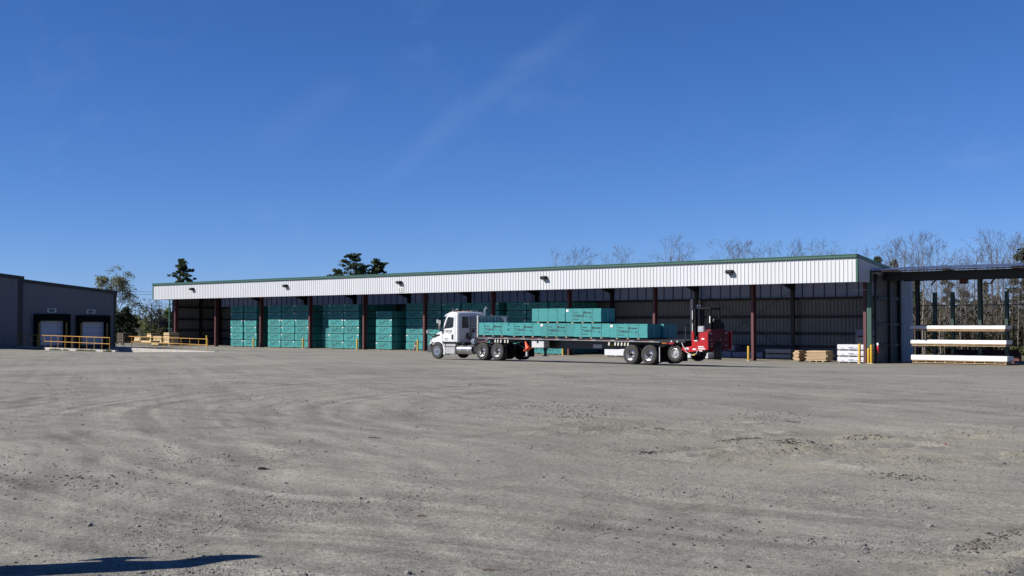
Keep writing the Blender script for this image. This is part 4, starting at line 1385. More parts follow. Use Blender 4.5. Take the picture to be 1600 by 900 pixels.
# bulkhead
bk = MB()
for y in (NY + .02, FY_ - .12): bk.box(-47.86, -47.74, y, y + .10, 1.30, 2.57)
bk.box(-47.85, -47.75, NY + .121, FY_ - .121, 2.49, 2.57)
bo = bk.build('bulkhead', ALU_D, tr, bevel=.01)
mb = MB(); mb.box(-47.83, -47.81, NY + .12, FY_ - .12, 1.36, 2.488); mb.build('bulkhead_sheet', ALU_D, bo)
mb = MB()
for k in range(8): yy = NY + .28 + k * .29; mb.box(-47.808, -47.755, yy - .055, yy + .055, 1.36, 2.487)
mb.build('bulkhead_rib', M('rib_beige', (.62, .55, .46), .6), bo)
bo2 = MB(); bo2.prism([(FY_ - .52, 2.485), (FY_ - .125, 2.485), (FY_ - .125, 1.95)], 'x', -47.753, -47.745); bo2.build('gusset', ALU, bo)
# gear under the deck
for yy in (50.55, 52.15):
    lg = MB().box(-44.47, -44.30, yy - .08, yy + .08, .55, 1.2).build('landing_leg', M('trailer_black', (.02, .02, .024)), tr)
    MB().box(-44.44, -44.33, yy - .05, yy + .05, .28, .56).build('inner_leg', ALU_D if yy < 51 else BLACK, lg)
    MB().box(-44.52, -44.25, yy - .13, yy + .13, .24, .278).build('foot', BLACK, lg)
    MB().bar((-44.38, yy, .62), (-43.5, yy, 1.05), .05, .05).build('brace', BLACK, lg)
    MB().bar((-44.38, yy, .62), (-45.2, yy, 1.05), .05, .05).build('brace', BLACK, lg)
tb = MB().box(-43.68, -42.79, 50.14, 50.62, .77, 1.17).build('tool_box', M('box_white', (.62, .62, .62), .4, var=.06), tr, bevel=.012)
MB().box(-43.30, -43.18, 50.128, 50.138, 1.02, 1.15).build('latch', BLACK, tb)
def winch(x):
    z = deck_z(x) - .13
    w_ = MB().tube([(x, NY - .02, z - .03), (x, NY + .08, z - .03)], .05, 8).build('strap_winch', BLACK, tr)
    MB().prism([(x - .045, z - .05), (x + .05, z - .04), (x + .02, z - .22), (x - .07, z - .20)], 'y', NY - .03, NY - .012).build('strap_end', M('pale_strap', (.62, .60, .52), .7), w_)
for x in (-38.22, -37.82, -37.62, -37.40, -37.19, -36.99, -46.35, -46.15, -45.92, -45.6, -45.38): winch(x)
MB().box(-39.9, -39.3, 50.84, 50.86, .78, .98).build('data_plate', ALU_D, tr)
MB().box(-38.78, -38.55, 50.84, 50.86, .86, 1.02).build('yellow_label', M('olive_label', (.25, .25, .02)), tr)
for x in (-36.85, -35.70):
    MB().tube([(x, TC - .95, .5), (x, TC + .95, .5)], .08, 8).build('axle', BLACK, tr)
    wheel(tr, x, 50.06, .50, .50, .29, -1); wheel(tr, x, 50.39, .50, .50, .29, -1, hide_rim=True)
    wheel(tr, x, 52.66, .50, .50, .29, 1); wheel(tr, x, 52.33, .50, .50, .29, 1, hide_rim=True)
MB().box(-37.3, -35.1, TC - .4, TC + .4, .55, .86).build('axle_frame', BLACK, tr)
for yo in (50.10, 51.98):
    f_ = MB().box(-35.06, -35.03, yo, yo + .62, .14, .92).build('mud_flap', RUBBER, tr)
    MB().box(-35.07, -35.02, yo - .022, yo - .004, .16, .9).build('flap_edge', ALU_D, f_)
MB().box(-35.1, -34.75, 50.11, 50.7, .935, .97).build('flap_bracket', BLACK, tr)
for x, m_ in ((-34.75, AMBER), (-34.35, M('tail_red', (.4, .02, .02), .3))):
    MB().box(x - .16, x + .16, NY + .0, NY + .045, deck_z(x) - .2, deck_z(x) - .12).build('marker_lamp', m_, tr)
for x in (-34.3, -33.95): MB().lathe([(0, 0), (.05, 0), (.05, .03)], (x, NY - .03, deck_z(x) - .06), 'y', 10).build('rail_lamp', LAMP, tr)
sb = MB().tube([(-34.6, 50.9, .62), (-34.6, 51.8, .62)], .05, 6).build('rear_guard', BLACK, tr)

cn = thing('traffic_cone', 'orange traffic cone hung tilted under the trailer front', 'traffic cone', (-44.0, 50.2, .7))
ax = Vector((-44.2, 50.2, 1.12)); bx = Vector((-43.95, 50.15, .70)); d = (bx - ax).normalized()
mb = MB(); mb.tube([ax, ax + d * .03, bx], [.025, .035, .15], 14)
u = Vector((0, 1, 0)); v = d.cross(u).normalized()
cs = [bx + (u * a + v * b) * .21 for a, b in ((-1, -1), (1, -1), (1, 1), (-1, 1))]
mb.loft([cs, [p + d * .04 for p in cs]])
mb.build('cone_body', ORANGE, cn, smooth=40)
cs = [bx + d * .2 + (u * a + v * b) * .16 for a, b in ((-1, -1), (1, -1), (1, 1), (-1, 1))]
MB().bar(ax + Vector((-.1, .1, .1)), ax + Vector((.2, .1, .0)), .03, .03).build('hanger', BLACK, cn)

# ---------------------------------------------------------------- truck-mounted forklift
fk = thing('mounted_forklift', 'red three-wheel forklift hung on the back of the flatbed trailer', 'forklift', (-33.0, TC, .3))
wheel(fk, -34.20, 50.20, .60, .42, .34, -1, 'lug', rim_mat=M('white_rim', (.55, .55, .55), .35, .4)); wheel(fk, -34.20, 52.5, .60, .42, .34, 1, 'lug', rim_mat=M('white_rim', (.55, .55, .55)))
MB().box(-34.5, -33.5, TC - .9, TC + .9, .62, .80).build('front_frame', BLACK, fk)
for y0, s in ((50.22, 1), (52.48, -1)):
    a, b = sorted((y0, y0 + s * .10))
    mb = MB()
    mb.prism([(-33.80, .80), (-33.55, .64), (-32.26, .80), (-32.26, 1.68), (-32.42, 1.68), (-32.74, 1.62), (-32.76, 1.22), (-33.06, 1.20), (-33.10, 1.72), (-33.21, 1.72), (-33.21, .98), (-33.80, .90)], 'y', a, b)
    sp = mb.build('side_frame', FORK_RED, fk, bevel=.012)
    if s > 0:
        mb = MB()
        for (x0, x1, z0, z1) in ((-33.62, -33.38, .80, .90), (-32.82, -32.42, .82, .88), (-32.82, -32.5, .92, .98), (-32.62, -32.46, 1.30, 1.38), (-33.06, -32.86, 1.22, 1.27), (-33.15, -32.95, .79, .86), (-32.78, -32.58, .72, .77)):
            mb.box(x0, x1, y0 - .006, y0 - .003, z0, z1)
        mb.build('decal', TAGW, sp)
mb = MB()
pr = [(50.30, .80), (50.30, 1.50), (50.55, 1.80), (51.0, 1.86), (51.9, 1.86), (52.2, 1.72), (52.46, 1.55), (52.46, .80), (51.75, .80), (51.72, 1.02), (51.4, 1.14), (51.1, 1.10), (50.92, .95), (50.9, .80)]
pr = [(50.30 + (y - 50.30) * .885, z) for y, z in pr]
mb.prism(pr, 'x', -32.90, -32.26)
eb = mb.build('engine_body', M('red_painted_shade', (.12, .006, .008), .6, spec=.15), fk, bevel=.03)  # forklift red darkened in the colour, standing for the shaded rear
mb = MB()
for (y, z, w_) in ((50.5, 1.60, .2), (50.55, 1.28, .1), (52.05, 1.3, .1), (52.1, 1.62, .2), (50.6, .98, .12), (52.1, 1.0, .12), (51.5, 1.28, .12), (50.6, 1.1, .1)):
    y = 50.3 + (y - 50.3) * .885
    mb.box(-32.255, -32.245, y - w_ / 2, y + w_ / 2, z - .025, z + .025)
mb.build('marker', M('dull_decal', (.45, .42, .42)), eb)
rw = wheel(fk, -32.36, 51.08, .74, .42, .40, -1, 'lug', hide_rim=True)
pv = Matrix.Translation((-32.36 + 33.0, 51.28 - TC, .44)); rw.data.transform(pv @ Matrix.Rotation(math.radians(-57), 4, 'Z') @ pv.inverted())
MB().box(-32.6, -32.3, 51.1, 51.4, .9, 1.08).build('steer_fork', BLACK, fk)
# mast
ms = MB()
ms.box(-33.74, -33.60, TC - .42, TC - .30, .55, 3.32)
mo = ms.build('mast', M('mast_grey', (.030, .030, .042), .4), fk, bevel=.01)
MB().box(-33.74, -33.60, TC + .30, TC + .42, .55, 3.30).build('mast_upright', M('guard_black', (.008, .008, .009), .8, spec=.2), mo)
MB().box(-33.56, -33.46, TC - .40, TC + .40, 1.45, 2.84).build('hose_guard', M('guard_black', (.008, .008, .009), .8, spec=.2), mo)
for yy in (TC - .2, TC - .07, TC + .05, TC + .19): MB().tube([(-33.46, yy, 1.5), (-33.44, yy + .02, 2.3), (-33.48, yy, 2.7)], .022, 6).build('hose', BLACK, mo)
for yy in (TC - .26, TC + .16): MB().box(-33.70, -33.60, yy, yy + .09, .5, 3.05).build('inner_mast', BLACK, mo)
for zz in (.9, 1.9, 2.85): MB().box(-33.72, -33.62, TC - .29, TC + .29, zz, zz + .12).build('mast_crossbar', BLACK, mo)
for yy in (TC - .12, TC + .12): MB().tube([(-33.52, yy, .8), (-33.52, yy, 2.2)], .04, 8).build('lift_cylinder', BLACK, mo); MB().tube([(-33.52, yy, 2.2), (-33.52, yy, 3.05)], .022, 8).build('piston_rod', ALU, mo)
for yy, zt in ((TC - .48, 2.55), (TC - .48, 1.9)): MB().box(-33.60, -33.57, yy, yy + .05, zt - .25, zt + .2).build('mast_decal', TAGW, mo)
MB().box(-34.02, -33.76, TC - .55, TC + .55, .55, 1.05).build('carriage', BLACK, fk)
for yy in (TC - .5, TC, TC + .5): MB().box(-34.0, -33.96, yy - .02, yy + .02, 1.05, 2.0).build('load_backrest', M('mast_grey', (.03, .03, .04)), fk)
MB().box(-34.0, -33.96, TC - .52, TC + .52, 1.98, 2.02).build('load_backrest', M('mast_grey', (.03, .03, .04)), fk)
for yy in (TC - .4, TC + .3): MB().box(-35.2, -34.02, yy, yy + .12, .92, .97).build('fork', BLACK, fk)
# operator cage
cg = MB()
cp = [(-33.0, 50.62), (-32.36, 50.62), (-33.0, 51.45), (-32.36, 51.45)]
for (x, y) in cp: cg.tube([(x, y, 1.5), (x, y, 2.84)], .06, 7)
for p, q in ((0, 1), (2, 3), (0, 2), (1, 3)): cg.tube([(*cp[p], 2.84), (*cp[q], 2.84)], .055, 7)
for t in (.25, .5, .75): cg.tube([(-32.95 + .75 * t, 50.62, 2.85), (-32.95 + .75 * t, 51.45, 2.85)], .018, 6)
cg.build('operator_cage', M('cage_black', (.012, .012, .013), .8, spec=.2), fk, smooth=40)
MB().box(-32.385, -32.335, 50.555, 50.572, 2.12, 2.46).build('cage_highlight', TAGW, fk)  # white strip painted as a highlight on the cage post
se = MB().box(-32.75, -32.35, 50.75, 51.3, 1.55, 1.68).build('seat', BLACK, fk, bevel=.03)
MB().prism([(-32.48, 1.66), (-32.28, 1.68), (-32.24, 2.30), (-32.40, 2.32)], 'y', 50.70, 51.46).build('seat_back', M('guard_black', (.008, .008, .009), .8, spec=.2), se, bevel=.03)
MB().box(-32.98, -32.62, 50.42, 50.95, 1.66, 1.97).build('console', M('console_grey', (.42, .45, .48), .4), fk, bevel=.03)
MB().tube([(-33.0, 50.92, 1.84), (-32.86, 50.92, 2.02)], .02, 6).build('steering_column', BLACK, fk)
MB().lathe([(.15, -.012), (.165, 0), (.15, .012), (.135, 0)], (-32.86, 50.92, 2.03), 'z', 18, closed=True).build('steering_wheel', BLACK, fk)
MB().box(-32.8, -32.33, 51.2, 51.9, 1.80, 2.14).build('radiator_cowl', M('guard_black', (.008, .008, .009), .8, spec=.2), fk, bevel=.04)
MB().tube([(-32.18, 50.6, 2.2), (-32.1, 50.5, 2.3)], .03, 6).build('work_lamp', ALU_D, fk)
mb = MB(); mb.tube([(-33.75, 50.12, 1.20), (-33.62, 50.08, .98), (-33.40, 50.08, .66), (-33.05, 50.08, .52), (-32.86, 50.10, .60), (-32.80, 50.14, .80)], .022, 7)
mb.build('safety_chain', M('pale_chain', (.5, .48, .42), .5), fk)
MB().box(-33.02, -32.92, 50.05, 50.10, .52, .60).build('chain_hook', YELLOW, fk)

# ---------------------------------------------------------------- unseen stand-in, its outline cut to cast the foreground shadow
ub = Vector((-10.56, 3.43, 0)); la = Vector((.838, -.545, 0)); th_ = Vector((.545, .838, 0))
pb = thing('shadow_caster', 'unseen stand-in shape added to cast the long shadow at lower left', 'board', tuple(ub))
def lp(l, z, t): return tuple(ub + la * l + th_ * t + Vector((0, 0, z)))
mb = MB()
out = [(-.25, -.05), (.23, -.05), (.25, 2.13), (.15, 2.25), (-.04, 2.52), (-.12, 2.63), (-.20, 2.60), (-.28, 2.53), (-.32, 2.42), (-.23, 2.2), (-.19, 2.05), (-.22, 1.75), (-.26, 1.0)]
mb.loft([[lp(l, z, -.03) for l, z in out], [lp(l, z, .03) for l, z in out]]); mb.build('board', WOOD_OLD, pb)  # flat silhouette shaped to fit the cast shadow
mb = MB(); o2 = [(-.215, 1.64), (-.285, 1.63), (-.33, 1.46), (-.44, 1.62), (-.46, 1.75), (-.37, 1.93), (-.285, 1.76), (-.215, 1.76)]
mb.loft([[lp(l, z, -.02) for l, z in o2], [lp(l, z, .02) for l, z in o2]]); mb.build('bracket', BLACK, pb)  # side lobe added only for the bump in that shadow
mb = MB(); mb.loft([[lp(-.1, -.05, .05), lp(.1, -.05, .05), lp(.1, 1.4, .05), lp(-.1, 1.4, .05)], [lp(-.1, -.05, .14), lp(.1, -.05, .14), lp(.1, 1.4, .14), lp(-.1, 1.4, .14)]]); mb.build('caster_prop', WOOD_OLD, pb)

# ---------------------------------------------------------------- lumber yard beyond the dock
def yard_pack(xi, yi_b, yi_t, wpx, dist, label, mat=WOOD, dp=1.2):
    x, y, _ = at(xi, dist)
    zb = CAM_H + (507 - yi_b) / 1870 * dist; zt = CAM_H + (507 - yi_t) / 1870 * dist
    wm = wpx / 1870 * dist * 1.35
    o = thing('lumber_stack', label, 'lumber stack', (x, y, zb), 'raw lumber stacks beyond the ramp')
    r = random.Random(int(xi))
    z = zb
    k = 0
    while z < zt - .12:
        h = min(.5, zt - z)
        MB().box(x - wm / 2 + .2, x - wm / 2 + .35, y + .05, y + dp, z, z + .075).build('runner', RUNNER, o)
        MB().box(x + wm / 2 - .35, x + wm / 2 - .2, y + .05, y + dp, z, z + .075).build('runner', RUNNER, o)
        mb = MB(); zz = z + .077
        while zz < z + h - .02:
            mb.box(x - wm / 2 + r.uniform(-.06, .06), x + wm / 2 + r.uniform(-.06, .06), y + r.uniform(0, .03), y + dp, zz, min(z + h - .005, zz + .085)); zz += .09
        mb.build('boards', mat, o)
        z += h
    return o


LZ = 132
yard_pack(215, 533.5, 527, 13, LZ + 4, 'low raw lumber stack left of the tall pair beyond the ramp', M('yellow_lumber', (.66, .50, .27), .75, var=.15, vscale=2, rand=.12))
YL = M('yellow_lumber', (.66, .50, .27))
yard_pack(228, 536, 532, 20, LZ - 4, 'low wide raw lumber stack in front of the others beyond the ramp', YL)
yard_pack(233, 536, 521, 9, LZ + 8, 'tall narrow raw lumber stack beyond the ramp, left one', YL)
yard_pack(246, 537, 525.5, 17, LZ, 'middle raw lumber stack with dark gaps beyond the ramp', YL)
yard_pack(260, 539, 519.5, 12, LZ - 2, 'tallest raw lumber stack just left of the shed corner', YL)
yard_pack(242, 540, 535.5, 14, LZ - 14, 'small yellow-topped lumber stack nearest the ramp railing', YL)
yard_pack(188, 536, 520, 14, LZ + 6, 'dark weathered lumber stack beside the dock building corner', M('dark_lumber', (.09, .065, .05), .85, var=.3))

# chain link fence far back
fn = thing('chain_link_fence', 'long dark chain-link fence behind the raw lumber stacks', 'fence', at(200, 168))
pA = Vector(at(150, 172)); pB = Vector(at(300, 160))
mb = MB(); N = 12
for k in range(N + 1):
    p = pA.lerp(pB, k / N); MB().tube([p, p + Vector((0, 0, 1.9))], .05, 5).build('post', BLACK, fn)
MB().tube([pA + Vector((0, 0, 1.88)), pB + Vector((0, 0, 1.88))], .035, 5).build('top_rail', BLACK, fn)
for k in range(150):
    p = pA.lerp(pB, k / 150); q = pA.lerp(pB, min(1, (k + 7) / 150)); q2 = pA.lerp(pB, max(0, (k - 7) / 150))
    mb.tube([p, q + Vector((0, 0, 1.85))], .010, 3, cap=False); mb.tube([p, q2 + Vector((0, 0, 1.85))], .010, 3, cap=False)
mb.build('wire_mesh', CHAIN, fn, fix=False)

# overhead wires
for k, (ya, yb) in enumerate(((454, 453.5), (458.5, 458))):
    A = at(120, 190); B = at(420, 230)
    za = CAM_H + (507 - ya) / 1870 * 190; zb = CAM_H + (507 - yb) / 1870 * 230
    pts = []
    for i in range(13):
        t = i / 12
        pts.append((A[0] + (B[0] - A[0]) * t, A[1] + (B[1] - A[1]) * t, za + (zb - za) * t - .9 * 4 * t * (1 - t) * .3))
    tag(MB().tube(pts, .022, 4).build('overhead_wire', BLACK), ('upper' if k == 0 else 'lower') + ' overhead wire between the leafy tree and the shed', 'wire')

# ---------------------------------------------------------------- trees
def leaf_quads(mb, c, n, rad, size, r, flat=.8, droop=0.):
    for _ in range(n):
        while True:
            p = Vector((r.uniform(-1, 1), r.uniform(-1, 1), r.uniform(-1, 1)))
            if p.length < 1: break
        p = Vector((p.x * rad, p.y * rad, p.z * rad * flat)) + c
        d = Vector((r.gauss(0, 1), r.gauss(0, 1), r.gauss(0, .7))).normalized()
        e = d.cross(Vector((r.gauss(0, 1), r.gauss(0, 1), r.gauss(0, 1)))).normalized()
        s = size * r.uniform(.6, 1.4)
        d *= s; e *= s * .5
        mb.add([p - d, p + e, p + d, p - e], [(0, 1, 2, 3)])


def grow(tw, p, d, ln, rad, depth, r, tips, up=.25, wob=.25, ratio=.72, kids=(2, 3)):
    pts, rs = [p.copy()], [rad]
    n = 3
    q = p.copy(); dd = d.copy()
    for i in range(n):
        dd = (dd + Vector((r.gauss(0, wob), r.gauss(0, wob), r.gauss(0, wob * .6) + up * .3))).normalized()
        q = q + dd * (ln / n); pts.append(q.copy()); rs.append(max(.0095, rad * (1 - .42 * (i + 1) / n)))
    tw.tube(pts, rs, 3 if rad < .05 else 5, cap=False)
    if depth == 0:
        tips.append(q); return
    m = r.randint(*kids)
    for k in range(m):
        t = r.uniform(.45, 1.0) if k else 1.0
        i = min(n - 1, int(t * n)); b = pts[i].lerp(pts[i + 1], t * n - i)
        a = r.random() * 6.28
        side = dd.cross(Vector((math.cos(a), math.sin(a), .2))).normalized()
        nd_ = (dd + side * r.uniform(.45, .95)).normalized()
        grow(tw, b, nd_, ln * ratio * r.uniform(.8, 1.15), rs[-1] * .85, depth - 1, r, tips, up, wob, ratio, kids)


def bare_tree(seed, h, label, mat_t=None, slim=1., mul=1., leaves=None, nleaf=0, lsize=.12, name='bare_tree', crown0=.3, nb=13, tr_r=.011):
    r = random.Random(seed)
    t = thing(name, label, 'tree', (0, 0, -80), None)
    B = Vector((0, 0, -80))
    tr_ = MB(); pts, rs = [], []
    lean = Vector((r.gauss(0, .03), r.gauss(0, .03), 1))
    q = B + Vector((0, 0, -.3))
    for i in range(9):
        pts.append(q.copy()); rs.append(h * tr_r * (1 - i / 9) ** .8 + .016)
        q = q + (lean + Vector((r.gauss(0, .05), r.gauss(0, .05), 0))) * (h * .86 / 8)
    tr_.tube(pts, rs, 7); tr_.build('trunk', mat_t or BARK_PALE, t, smooth=60)
    tw = MB(); tips = []
    for k in range(nb):
        f = crown0 + (1 - crown0) * (k + r.random() * .7) / nb
        i = min(7, int(f * 8)); b = pts[i].lerp(pts[i + 1], f * 8 - i) if i < 8 else pts[8]
        a = k * 2.4 + r.random()
        d = Vector((math.cos(a) * slim, math.sin(a) * slim, r.uniform(.6, 1.15))).normalized()
        grow(tw, b, d, h * .185 * (1.3 - f * .8) * r.uniform(.8, 1.2), h * tr_r * .62 * (1.2 - f), 4 if leaves is None else 3, r, tips, .20, .085, .70, (2, 2) if leaves is None and k % 3 else (2, 3))
    grow(tw, pts[8], Vector((r.gauss(0, .1), r.gauss(0, .1), 1)).normalized(), h * .1, .02, 2, r, tips)
    cr_ = tw.build('crown', TWIG, t, fix=False)
    if leaves:
        lf = MB()
        for p in tips:
            if r.random() < .8: leaf_quads(lf, p, nleaf, h * .05, lsize, r)
        lf.build('leaves', leaves, cr_, fix=False)
    reg(t)
    return t


def pine(seed, h, cb, wdt, label, dens=1., name='pine_tree', clump=.9, mat=None):
    """cb: fraction of height where the crown starts, wdt: crown half width"""
    r = random.Random(seed)
    t = thing(name, label, 'tree', (0, 0, -80))
    B = Vector((0, 0, -80))
    tm = MB(); pts, rs = [], []
    for i in range(9):
        pts.append(B + Vector((.12 * math.sin(i * 1.1 + seed), .12 * math.cos(i * .8), h * i / 8 * .97 - .2))); rs.append(h * .013 * (1 - i / 9.5) + .02)
    tm.tube(pts, rs, 8); tm.build('trunk', BARK_DK, t, smooth=60)
    lm, nf, nl = MB(), MB(), MB()
    n = int(24 * dens)
    for k in range(n):
        f = cb + (1 - cb) * (k + r.random() * .8) / n
        i = min(7, int(f * 8)); b = pts[i].lerp(pts[i + 1], f * 8 - i)
        a = k * 2.39 + r.uniform(-.5, .5)
        g = (f - cb) / (1 - cb)
        prof = (.62 + .38 * math.sin(PI * min(1, g * 1.15))) * (1 if g < .8 else 1 - (g - .8) * 2.2)
        ln = wdt * prof * r.uniform(.55, 1.15)
        d = Vector((math.cos(a), math.sin(a), r.uniform(.05, .4)))
        e = b + d * ln
        midp = b.lerp(e, .5) + Vector((0, 0, -.05 * ln))
        lm.tube([b, midp, e], [.05 * (1.2 - g) + .02, .03, .012], 4, cap=False)
        for q in range(4 + int(ln * 2.6)):
            tpos = r.uniform(.35, 1.06)
            c = b.lerp(e, tpos) + Vector((r.gauss(0, .18 * ln), r.gauss(0, .18 * ln), r.gauss(.1, .16)))
            rad = clump * r.uniform(.25, .52)
            leaf_quads(nl if r.random() < .3 else nf, c, int(30 * dens), rad, .17, r, .5)  # a random share of clumps gets the paler needle green
    leaf_quads(nf, pts[8] + Vector((0, 0, .1)), 50, clump * .6, .2, r, .8)
    lm.build('limbs', BARK_DK, t, fix=False)
    c_ = nf.build('crown', mat or NEEDLE, t, fix=False)
    nl.build('pale_needles', NEEDLE_L, c_, fix=False)
    reg(t)
    return t


def put(o, xi, dist, rz=0, s=1.):
    x, y, z = at(xi, dist)
    o.location = (x, y, z); o.rotation_euler = (0, 0, rz); o.scale = (s, s, s)
    return o


G_PINE = 'pines behind the sheds'
def pine_at(seed, xi, dist, ytop, cb, wpx, label, dens=1., clump=.9):
    h = (507 - ytop) / 1870 * dist + CAM_H - at(xi, dist)[2]
    return put(pine(seed, h, cb, wpx / 1870 * dist / 2, label, dens, clump=clump), xi, dist, seed)


pine_at(11, 285, 205, 403, .45, 33, 'tall lone pine rising above the far left end of the shed', 1.25, .95)
pine_at(12, 551, 200, 394, .36, 62, 'taller pine above the shed roof, left of the pair', 1.2, 1.0)
pine_at(13, 589, 202, 404, .40, 48, 'round-topped pine above the shed roof, right of the pair', 1.35, 1.0)
pine_at(14, 567, 206, 411, .45, 44, 'lower pine between the two taller pines above the shed roof', 1.2, 1.0)
pine_at(15, 529, 210, 420, .45, 26, 'small pine at the left foot of the pine group above the roof', .9, .9)
pine_at(16, 1597, 128, 387, .15, 40, 'green pine at the right edge of the photo behind the rack shed', 1.1, 1.0)

dt = bare_tree(41, 1, 'x') if False else None
h = (507 - 420) / 1870 * 150 + CAM_H + .4
t_ = put(bare_tree(41, h, 'leafy spring tree with pale green leaves behind the dock building', BARK_DK, 1.5, leaves=SPRING, nleaf=20, lsize=.11, name='leafy_tree', crown0=.28, nb=24, tr_r=.014), 183, 150, .4)


def shrub(seed, xi, dist, ytop, wpx, label, mat, dens=1., name='shrub', trunk=True, size=.14):
    r = random.Random(seed)
    x, y, z = at(xi, dist)
    h = (507 - ytop) / 1870 * dist + CAM_H - z
    wd_ = wpx / 1870 * dist / 2
    t = thing(name, label, 'shrub' if name == 'shrub' else 'tree', (x, y, z))
    st_ = MB()
    for k in range(6):
        a = r.random() * 6.28
        st_.tube([(x + math.cos(a) * .1, y + math.sin(a) * .1, z - .1), (x + math.cos(a) * wd_ * .3, y + math.sin(a) * wd_ * .3, z + h * .4), (x + math.cos(a) * wd_ * .6, y + math.sin(a) * wd_ * .6, z + h * .8)], [.06, .04, .01], 4, cap=False)
    st_.build('stems', BARK_DK, t, fix=False)
    lf = MB()
    for k in range(int(26 * dens)):
        a = r.random() * 6.28; rr = wd_ * math.sqrt(r.random()) * .9
        zz = r.random()
        c = Vector((x + math.cos(a) * rr, y + math.sin(a) * rr, z + h * (.12 + .82 * zz * (1 - .45 * (rr / wd_) ** 2))))
        leaf_quads(lf, c, int(55 * dens), r.uniform(.3, .55) * max(.6, h * .22), size, r, .8)
    lf.build('foliage', mat, t, fix=False)
    return t


shrub(51, 192, 142, 476, 30, 'dense dark evergreen beside the dock building corner', BUSH_D, 1.8, 'evergreen_tree', size=.16)
shrub(52, 207, 158, 492, 20, 'dark low evergreen right of the dense dark evergreen', BUSH_D, 1.2, size=.15)
shrub(53, 222, 170, 496, 26, 'olive green shrub behind the fence, left one', BUSH_T, 1.2)
shrub(54, 236, 165, 492, 24, 'olive green shrub behind the fence, right one', BUSH_G, 1.2)
shrub(55, 252, 160, 486, 24, 'dark green bushy evergreen under the bare trees by the shed corner', BUSH_D, 1.5, 'evergreen_tree')
shrub(56, 266, 170, 485, 22, 'dark evergreen partly hidden behind the shed corner', BUSH_D, 1.3, 'evergreen_tree')
shrub(57, 244, 150, 505, 30, 'dry tan brush clump just behind the fence', BUSH_T, 1.1)
shrub(58, 214, 260, 489, 20, 'distant grey-green tree in the gap left of the shed', BUSH_G, 1., 'distant_tree', size=.25)
shrub(59, 262, 280, 478, 14, 'distant round pine top just left of the shed corner', BUSH_G, 1., 'distant_tree', size=.25)
shrub(60, 1594, 104, 541, 40, 'yellow-green shrub at the right end of the rack', GRASS, 1.1)
shrub(61, 1582, 112, 536, 26, 'dull olive shrub behind the right end of the rack', BUSH_T, 1.)
put(bare_tree(42, 6.1, 'small bare tree left of the shed corner, left of two', BARK_DK, 1.0, tr_r=.014), 237, 152)
put(bare_tree(43, 5.8, 'small bare tree left of the shed corner, right of two', BARK_DK, .8, tr_r=.016), 248, 150)

# bare woodland to the right
BT = []
for k in range(7):
    BT.append(bare_tree(70 + k, 14, 'bare tree', BARK_PALE if k % 3 else BARK_DK, (.5 + .12 * (k % 4)), nb=10 + k % 3, crown0=.36 + .06 * (k % 3), tr_r=.0080))
HT = 14.0
used = set()
r = random.Random(5)
ROOF_TREES = [(872, 390), (893, 389), (907, 394), (962, 396), (972, 392), (1034, 398), (1050, 376), (1062, 379), (1135, 378), (1152, 376), (1164, 383), (1198, 379), (1212, 381), (1240, 374), (1262, 376), (1281, 375), (1310, 392)]
WOOD_TREES = [(1362, 384, 0), (1376, 391, 0), (1398, 374, 0), (1412, 372, 0), (1443, 362, 1), (1436, 370, 0), (1462, 383, 1), (1480, 398, 0), (1496, 404, 0), (1503, 394, 1), (1522, 375, 1), (1530, 382, 0), (1548, 364, 1), (1557, 361, 0), (1566, 378, 1), (1579, 369, 1), (1588, 372, 0), (1601, 362, 0), (1424, 384, 0), (1388, 399, 0),
              (1618, 370, 0), (1640, 380, 0), (1430, 412, 1), (1452, 420, 1), (1470, 430, 1), (1490, 422, 1), (1512, 428, 1), (1538, 415, 1), (1560, 425, 1), (1590, 420, 1), (1445, 440, 1), (1476, 445, 1), (1508, 440, 1), (1535, 448, 1), (1572, 440, 1), (1598, 444, 1)]


def bt_at(xi, yt, dist, label, group):
    k = r.randrange(7)
    s = ((507 - yt) / 1870 * dist + CAM_H + .6) / HT
    if k not in used:
        used.add(k); o = BT[k]
        put(o, xi, dist, r.random() * 6, s); o['label'] = label; o['group'] = group
    else:
        o = dup(BT[k], label=label, group=group); put(o, xi, dist, r.random() * 6, s)
    return o


def place_words(xi, fine):
    if xi < 1020: return fine
    return fine


gaps = ['behind the teal load', 'above the red forklift', 'above the mid roof']
for i, (xi, yt) in enumerate(ROOF_TREES):
    zone = 'above the shed roof over the teal load' if xi < 980 else ('above the shed roof left of the forklift mast' if xi < 1085 else ('above the shed roof near the fourth wall light' if xi < 1180 else 'above the right end of the shed roof'))
    mates = [t for t in ROOF_TREES if (t[0] < 980) == (xi < 980) and (980 <= t[0] < 1085) == (980 <= xi < 1085) and (1085 <= t[0] < 1180) == (1085 <= xi < 1180)]
    n_ = mates.index((xi, yt))
    bt_at(xi, yt, r.uniform(128, 150), f'bare treetop {zone}, {["first", "second", "third", "fourth", "fifth", "sixth"][n_]} from the left', 'bare treetops showing above the shed roof')
far = sorted(t for t in WOOD_TREES if not t[2]); near = sorted(t for t in WOOD_TREES if t[2])
words = ['first', 'second', 'third', 'fourth', 'fifth', 'sixth', 'seventh', 'eighth', 'ninth', 'tenth', 'eleventh', 'twelfth', 'thirteenth', 'fourteenth', 'fifteenth', 'sixteenth', 'seventeenth', 'eighteenth', 'nineteenth', 'twentieth', 'twenty-first', 'twenty-second', 'twenty-third', 'twenty-fourth']
for n_, (xi, yt, _) in enumerate(far): bt_at(xi, yt, r.uniform(122, 150), f'bare grey tree in the far row behind the rack shed, {words[n_]} from left', 'bare trees behind the rack shed')
for n_, (xi, yt, _) in enumerate(near): bt_at(xi, yt, r.uniform(100, 118), f'pale bare tree in the near row behind the rack, {words[n_]} from left', 'bare trees behind the rack shed')
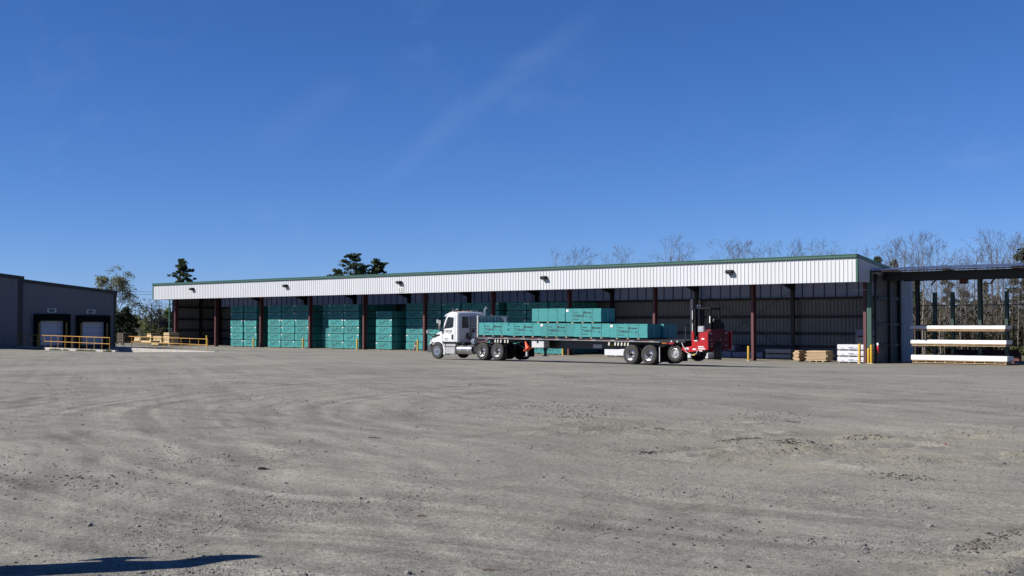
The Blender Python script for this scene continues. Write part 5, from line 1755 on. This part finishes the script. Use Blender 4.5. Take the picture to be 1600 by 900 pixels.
for i, (xi, yt, wp, ds, lab) in enumerate(((1447, 470, 26, 124, 'young green pine in the woods behind the left rack upright'), (1505, 452, 26, 128, 'young green pine in the woods under the red roof box'), (1538, 440, 24, 132, 'young green pine in the woods right of the roof column'), (1428, 440, 22, 120, 'green pine in the woods beside the blue-grey end wall'), (1395, 405, 26, 140, 'small green pine above the rack shed roof at its left end'), (1480, 414, 24, 136, 'thin green pine just above the rack shed roof'), (1560, 462, 24, 126, 'young green pine behind the rightmost rack upright'), (1372, 400, 22, 132, 'thin green pine above the shed gable'), (1465, 478, 28, 114, 'low green pine in the woods between the two left uprights'), (1522, 470, 28, 118, 'low green pine in the woods left of the tall roof column'), (1585, 480, 30, 116, 'low green pine in the woods near the right edge'), (1432, 452, 30, 112, 'broad green pine in the woods left of the rack uprights'))):
    pine_at(90 + i, xi, ds, yt, .15, wp, lab, .75, .75)

# undergrowth that fills the wood: one mass
ug = MB(); ut = MB(); r = random.Random(21)
for k in range(1500):
    xi = r.uniform(1335, 1680); ds = r.uniform(108, 165)
    x, y, z = at(xi, ds)
    hh = r.uniform(1.4, 6.0) * (.6 + .5 * r.random())
    for q in range(3):
        a = r.random() * 6.28
        ut.tube([(x, y, z), (x + math.cos(a) * hh * .12, y + math.sin(a) * hh * .12, z + hh * .55), (x + math.cos(a + .4) * hh * .3, y + math.sin(a + .4) * hh * .3, z + hh)], [.03, .02, .008], 3, cap=False)
    leaf_quads(ug, Vector((x, y, z + hh * .5)), 60, hh * .42, .17, r, 1.0)
u1 = ug.build('undergrowth', leaf_mat('brush_mass', (.085, .080, .042), .5, .35), fix=False); u1['kind'] = 'stuff'
u2 = ut.build('brushwood', TWIG, fix=False); u2['kind'] = 'stuff'

# far tree belts on the horizon
fb = MB(); r = random.Random(31)
for k in range(1500):
    xi = r.uniform(-60, 1700); ds = r.uniform(330, 420)
    x, y, z = at(xi, ds)
    hh = r.uniform(3, 9)
    leaf_quads(fb, Vector((x, y, z + hh * .5)), 14, hh * .5, .7, r, 1.0)
f1 = fb.build('distant_woods', leaf_mat('far_woods', (.09, .105, .075), .35, .1), fix=False); f1['kind'] = 'stuff'
